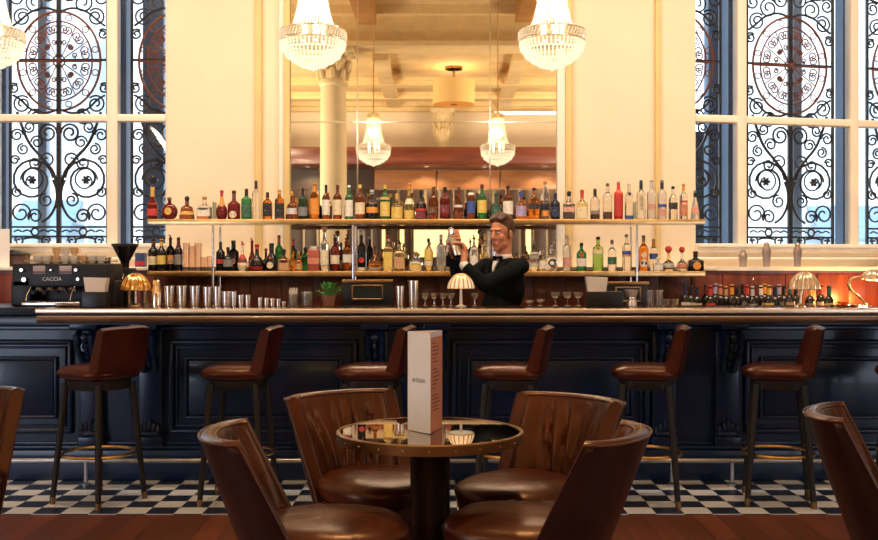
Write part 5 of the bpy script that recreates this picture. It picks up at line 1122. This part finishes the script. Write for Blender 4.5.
# things on the ledge at the far end
zl = 1.3856
t = thing('standing_card', (X(3, 8.33), 8.33, zl), 'tall white card standing on the ledge at the left picture edge', 'card')
MB().box(-.18, .052, -.003, .003, 0, Z(229, 8.33) - zl).build('front_leaf', M_WHITE, t, smooth=False); MB().add([(-.18, .004, 0), (-.18, .08, 0), (-.18, .08, .30), (-.18, .004, .30), (-.177, .004, 0), (-.177, .08, 0), (-.177, .08, .30), (-.177, .004, .30)], [(0, 1, 2, 3), (4, 7, 6, 5), (0, 4, 5, 1), (1, 5, 6, 2), (2, 6, 7, 3), (3, 7, 4, 0)]).build('back_leaf', M_WHITE, t, smooth=False)
t = thing('old_till', (X(19, 8.42), 8.42, zl), 'dark brown lidded box on the ledge beside the white card', 'box')
MB().box(-.085, .07, -.06, .06, 0, .10, bev=.008).build('case', P('brown_box', (.09, .035, .022), .4, vary=.2), t); MB().add([(-.095, -.07, .10), (.085, -.07, .10), (.085, .07, .10), (-.095, .07, .10), (-.08, -.05, .135), (-.02, -.05, .135), (-.02, .05, .135), (-.08, .05, .135)], [(3, 2, 1, 0), (4, 5, 6, 7), (0, 1, 5, 4), (1, 2, 6, 5), (2, 3, 7, 6), (3, 0, 4, 7)]).build('lid', M_BLACK, t, smooth=False)
t = thing('small_crate', (X(142, 8.3), 8.3, zl), 'small blue and red box on the ledge beside the first dark bottle', 'box')
MB().box(-.045, .03, -.04, .04, 0, .11, bev=.004).build('case', P('blue_box', (.04, .07, .22), .4), t); MB().box(-.046, .031, -.042, -.038, .01, .045).build('label', labelmat('red', LC['red']), t, smooth=False)
# ------------------------------------------------------------------ the bartender
def fused(mb, name, mat, parent, voxel, smooth_iter=6):
    """one continuous skin from overlapping limbs"""
    me = mb.mesh(name); o = bpy.data.objects.new(name, me); COL.objects.link(o)
    m = o.modifiers.new('fuse', 'REMESH'); m.mode = 'VOXEL'; m.voxel_size = voxel
    s = o.modifiers.new('soften', 'SMOOTH'); s.iterations = smooth_iter; s.factor = .5
    dg = bpy.context.evaluated_depsgraph_get(); out = bpy.data.meshes.new_from_object(o.evaluated_get(dg)); bpy.data.objects.remove(o); bpy.data.meshes.remove(me)
    out.name = name; out.materials.clear(); out.materials.append(mat); out.polygons.foreach_set('use_smooth', [True] * len(out.polygons))
    r = bpy.data.objects.new(name, out); COL.objects.link(r); r.parent = parent; return r
BX_, BY_ = .47, 7.42
PT = thing('person', (BX_, BY_, 0), 'bartender in a black suit and white collar shaking a drink behind the bar', 'person')
ORG = Vector((BX_, BY_, 0))
def W_(x, y, z): return Vector((x, y, z)) - ORG
M_SKIN = P('skin', (.66, .27, .15), .45, vary=.06, vscale=15, sub=.1)
M_SUIT = P('black_suit', (.004, .006, .008), .8, spec=.15, vary=.2, vscale=8, bump=.1, bscale=300)
M_SHIRT = P('white_shirt', (.88, .84, .80), .7, vary=.03)
M_HAIR = P('brown_hair', (.075, .028, .012), .5, vary=.4, vscale=60, bump=.5, bscale=120)
HC = W_(.447, 7.395, 1.618); fwd = Vector((-.66, -.75, 0)).normalized(); lft = Vector((-fwd.y, fwd.x, 0))
MH = Matrix.Translation(HC) @ Matrix(((fwd.x, lft.x, 0, 0), (fwd.y, lft.y, 0, 0), (0, 0, 1, 0), (0, 0, 0, 1))) @ Matrix.Rotation(math.radians(6), 4, 'Y') @ Matrix.Diagonal((.96, .93, 1.0, 1))
H_ = lambda x, y, z: MH @ Vector((x, y, z))
bd = MB(); E = lambda c, r, s=20, k=14: bd.ball(c, r, s, k, MH)
E((-.012, 0, .036), (.098, .078, .096)); E((.028, 0, -.028), (.066, .060, .086)); E((.042, 0, -.080), (.046, .046, .036)); E((.080, 0, -.103), (.020, .024, .018))
E((.080, 0, .034), (.018, .050, .013)); E((.090, 0, -.070), (.012, .026, .022))
for s in (-1, 1):
    E((.060, s * .036, -.022), (.028, .024, .028)); E((-.008, s * .079, -.008), (.021, .010, .034)); E((.101, s * .011, -.026), (.011, .009, .008)); E((.015, s * .043, -.066), (.048, .016, .032))
bd.capsule(H_(.086, 0, .028), H_(.110, 0, -.018), .009, .013); bd.ball((.112, 0, -.021), .0125, 12, 8, MH)
NB = W_(.466, 7.412, 1.435)
bd.capsule(H_(-.028, 0, -.03), NB, .050, .054)
tf = Vector((-.72, -.69, 0)).normalized(); tl_ = Vector((-tf.y, tf.x, 0))
def TM(z): return Matrix.Translation(W_(.468 - max(0, 1.265 - z) * .14, 7.42, z)) @ Matrix(((tf.x, tl_.x, 0, 0), (tf.y, tl_.y, 0, 0), (0, 0, 1, 0), (0, 0, 0, 1)))
bd.ball((0, 0, 0), (.10, .145, .22), 20, 14, TM(1.26)); bd.ball((0, 0, 0), (.10, .13, .20), 20, 14, TM(1.02))
SL, SR = W_(.578, 7.290, 1.388), W_(.345, 7.545, 1.390)
EL, ER = W_(.310, 7.075, 1.262), W_(.145, 7.385, 1.262)
WL, WR = W_(.168, 7.105, 1.395), W_(.088, 7.315, 1.530)
for S_, E_, W2 in ((SL, EL, WL), (SR, ER, WR)):
    bd.capsule(S_, E_, .046, .038); bd.capsule(E_, W2, .037, .025)
hipL, hipR = W_(.47 + .09 * tl_.x, 7.42 + .09 * tl_.y, .90), W_(.47 - .09 * tl_.x, 7.42 - .09 * tl_.y, .90)
for hp, dxy in ((hipL, 0), (hipR, 0)):
    kn = hp + Vector((tf.x * .02, tf.y * .02, -.42)); an = hp + Vector((0, 0, -.82)); bd.capsule(hp, kn, .08, .052); bd.capsule(kn, an, .05, .034); bd.capsule(an + Vector((0, 0, -.03)), an + tf * .13 + Vector((0, 0, -.035)), .036, .03)
SB, ST = W_(.132, 7.125, 1.452), W_(.078, 7.200, 1.652); AX = (ST - SB).normalized()
def hand(wrist, g, R, side, up):
    """palm against the shaker, four fingers curled round it and a thumb on the other side"""
    gc = SB + AX * g; u = (wrist - gc); u = (u - AX * u.dot(AX)).normalized(); v = AX.cross(u) * side
    pc = gc + u * (R + .016); bd.capsule(wrist, pc, .026, .024)
    Mp = Matrix.Translation(pc) @ Matrix(((u.x, v.x, AX.x, 0), (u.y, v.y, AX.y, 0), (u.z, v.z, AX.z, 0), (0, 0, 0, 1))); bd.ball((0, 0, 0), (.016, .040, .044), 14, 10, Mp)
    for k, (off, ang) in enumerate(((.034, 175), (.012, 195), (-.010, 185), (-.031, 155))):
        off *= up; pts = []
        for j in range(7):
            a = math.radians(30 + (ang - 30) * j / 6); rr = R + .0085
            pts.append(gc + AX * off + (u * math.cos(a) + v * math.sin(a)) * rr)
        pts.insert(0, pc + AX * off * .8 + v * .02)
        rad = [.0105, .0102, .0098, .0100, .0092, .0088, .0080, .0065]
        for a_, b_, r0, r1 in zip(pts, pts[1:], rad, rad[1:]): bd.capsule(a_, b_, r0, r1, 10)
    pts = [pc - v * .022 + AX * .01 * up] + [gc + AX * (.030 + .012 * j / 3) * up + (u * math.cos(a) - v * math.sin(a)) * (R + .010) for j, a in enumerate([math.radians(d) for d in (35, 65, 95, 118)])]
    for a_, b_, r0, r1 in zip(pts, pts[1:], (.014, .0125, .0115, .0105), (.0125, .0115, .0105, .008)): bd.capsule(a_, b_, r0, r1, 10)
hand(WL, .045, .041, 1, 1); hand(WR, .150, .036, -1, -1)
fused(bd, 'body', M_SKIN, PT, .0042, 4)
jk = MB()
jk.ball((0, 0, 0), (.128, .165, .215), 24, 16, TM(1.255)); jk.ball((0, 0, 0), (.122, .160, .26), 24, 16, TM(1.02)); jk.ball((0, 0, 0), (.120, .165, .14), 24, 14, TM(.86))
for S_, E_, W2 in ((SL, EL, WL), (SR, ER, WR)):
    jk.capsule(NB + Vector((0, 0, -.045)), S_ + Vector((0, 0, .006)), .056, .050); jk.ball(S_, .055, 16, 12); jk.capsule(S_, E_, .060, .053); d_ = W2 - E_; jk.capsule(E_, E_ + d_ * .80, .053, .043)
fused(jk, 'jacket', M_SUIT, PT, .007, 8)
tr = MB()
tr.ball((0, 0, 0), (.11, .155, .12), 20, 12, TM(.90))
for hp in (hipL, hipR):
    kn = hp + Vector((tf.x * .02, tf.y * .02, -.42)); tr.capsule(hp, kn, .095, .07); tr.capsule(kn, hp + Vector((0, 0, -.79)), .07, .06)
fused(tr, 'trousers', M_SUIT, PT, .010, 4)
for hp in (hipL, hipR):
    an = hp + Vector((0, 0, -.86)); MB().ball(an + tf * .05 + Vector((0, 0, .01)), (.06, .05, .045), 14, 10).ball(an + tf * .13 + Vector((0, 0, 0)), (.06, .05, .036), 14, 10).build('shoe', M_BLACKG, PT)
# shirt: collar, front and cuffs
MB().lathe([(.058, -.02), (.061, .0), (.057, .018), (.053, .022), (.050, .016), (.05, -.02)], 24, Matrix.Translation(NB + Vector((-.006, -.006, .022))) @ Matrix.Rotation(math.radians(10), 4, 'X')).build('shirt_collar', M_SHIRT, PT)
T0 = TM(1.255); sf = MB()
def chest(y, z): 
    zz = (z - 1.255) / .215; yy = y / .165; return T0 @ Vector((.128 * math.sqrt(max(0, 1 - yy * yy - zz * zz)) + .007, y, z - 1.255))
vs = [chest(s * (.002 + .020 * t_), 1.345 + .08 * t_) + tf * (.010 * t_) for s in (-1, 1) for t_ in (0, .25, .5, .75, 1)]
sf.add(vs + [v - tf * .02 for v in vs], [(i, i + 1, i + 6, i + 5) for i in range(4)] + [(10 + i + 5, 10 + i + 6, 10 + i + 1, 10 + i) for i in range(4)] + [(i, i + 10, i + 11, i + 1) for i in range(4)] + [(i + 6, i + 16, i + 15, i + 5) for i in range(5, 4)] + [(i + 5, i + 6, i + 16, i + 15) for i in range(4)]).build('shirt_front', M_SHIRT, PT)
for s in (-1, 1):
    lp = MB(); pts = [chest(s * (.014 + .055 * t_ + .02 * math.sin(PI * t_)), 1.25 + .175 * t_) for t_ in [i / 6 for i in range(7)]]
    lp.tube(pts, [.006, .014, .020, .023, .022, .016, .010], 8).build('lapel', M_SUIT, PT)
bt = MB(); c_ = NB + tf * .070 + Vector((0, 0, .012))
for s in (-1, 1): bt.capsule(c_, c_ + tl_ * s * .032, .006, .015, 10)
bt.ball(c_, .009, 10, 8).build('bow_tie', M_SUIT, PT)
for E_, W2 in ((EL, WL), (ER, WR)):
    d_ = W2 - E_; MB().capsule(E_ + d_ * .74, E_ + d_ * .97, .038, .033, 16).build('cuff', M_SHIRT, PT)
for z in (1.20, 1.10): p = chest(.0, 1.20); MB().ball(T0 @ Vector((.131, .006, z - 1.255)), .008, 10, 6).build('jacket_button', M_BLACKG, PT)
# hair: cap of short hair swept up at the front
def hair():
    m = MB(); m.ball((-.020, 0, .046), (.104, .086, .100), 28, 18); 
    me = m.mesh('hair'); bm = bmesh.new(); bm.from_mesh(me)
    for co, no in (((.060, 0, .078), (.62, 0, -.78)), ((-.035, 0, .0), (.50, 0, -.86))):
        g = bm.verts[:] + bm.edges[:] + bm.faces[:]
        r = bmesh.ops.bisect_plane(bm, geom=g, plane_co=co, plane_no=no, clear_outer=True)
        ed = [e for e in r['geom_cut'] if isinstance(e, bmesh.types.BMEdge)]
        if ed: bmesh.ops.edgeloop_fill(bm, edges=ed)
    bm.to_mesh(me); bm.free(); vs = [v.co.copy() for v in me.vertices]; fs = [tuple(p.vertices) for p in me.polygons]; bpy.data.meshes.remove(me)
    h = MB().add(vs, fs, MH)
    for k in range(7): y = -.05 + k * .0165; h.capsule(H_(.055, y, .112 - abs(y) * .2), H_(.005, y * 1.1, .142 - abs(y) * .35), .016, .02, 10)
    for s in (-1, 1): h.capsule(H_(.012, s * .077, .045), H_(.014, s * .079, -.004), .010, .005, 8)
    return h
fused(hair(), 'hair', M_HAIR, PT, .005, 3)
for s in (-1, 1):
    e_ = MB().ball((.0835, s * .031, .010), (.010, .0135, .0085), 14, 10, MH).build('eye', P('eye_white', (.78, .72, .68), .25), PT)
    MB().ball((.0915, s * .031 + .002, .010), (.0035, .006, .006), 10, 8, MH).build('iris', M_BLACKG, e_)
    MB().capsule(H_(.094, s * .014, .030), H_(.080, s * .050, .031), .0045, .003, 8).build('eyebrow', M_HAIR, PT)
MB().ball((.1005, 0, -.060), (.006, .022, .004), 14, 8, MH).ball((.0985, 0, -.069), (.007, .020, .0055), 14, 8, MH).build('lips', P('lips', (.50, .16, .12), .4), PT)
# the shaker in his hands
c0 = SB + ORG; t = thing('cocktail_shaker', c0, 'silver cocktail shaker held up in both hands of the bartender', 'cocktail shaker')
MS = AX.to_track_quat('Z', 'Y').to_matrix().to_4x4()
MB().lathe([(0, 0), (.032, 0), (.035, .005), (.041, .12), (.041, .128), (0, .13)], 28, MS).build('tin', M_STEEL, t); MB().lathe([(.040, .126), (.041, .135), (.036, .165), (.024, .188), (.022, .21), (.016, .216), (0, .217)], 28, MS).build('cap', M_CHROME, t)
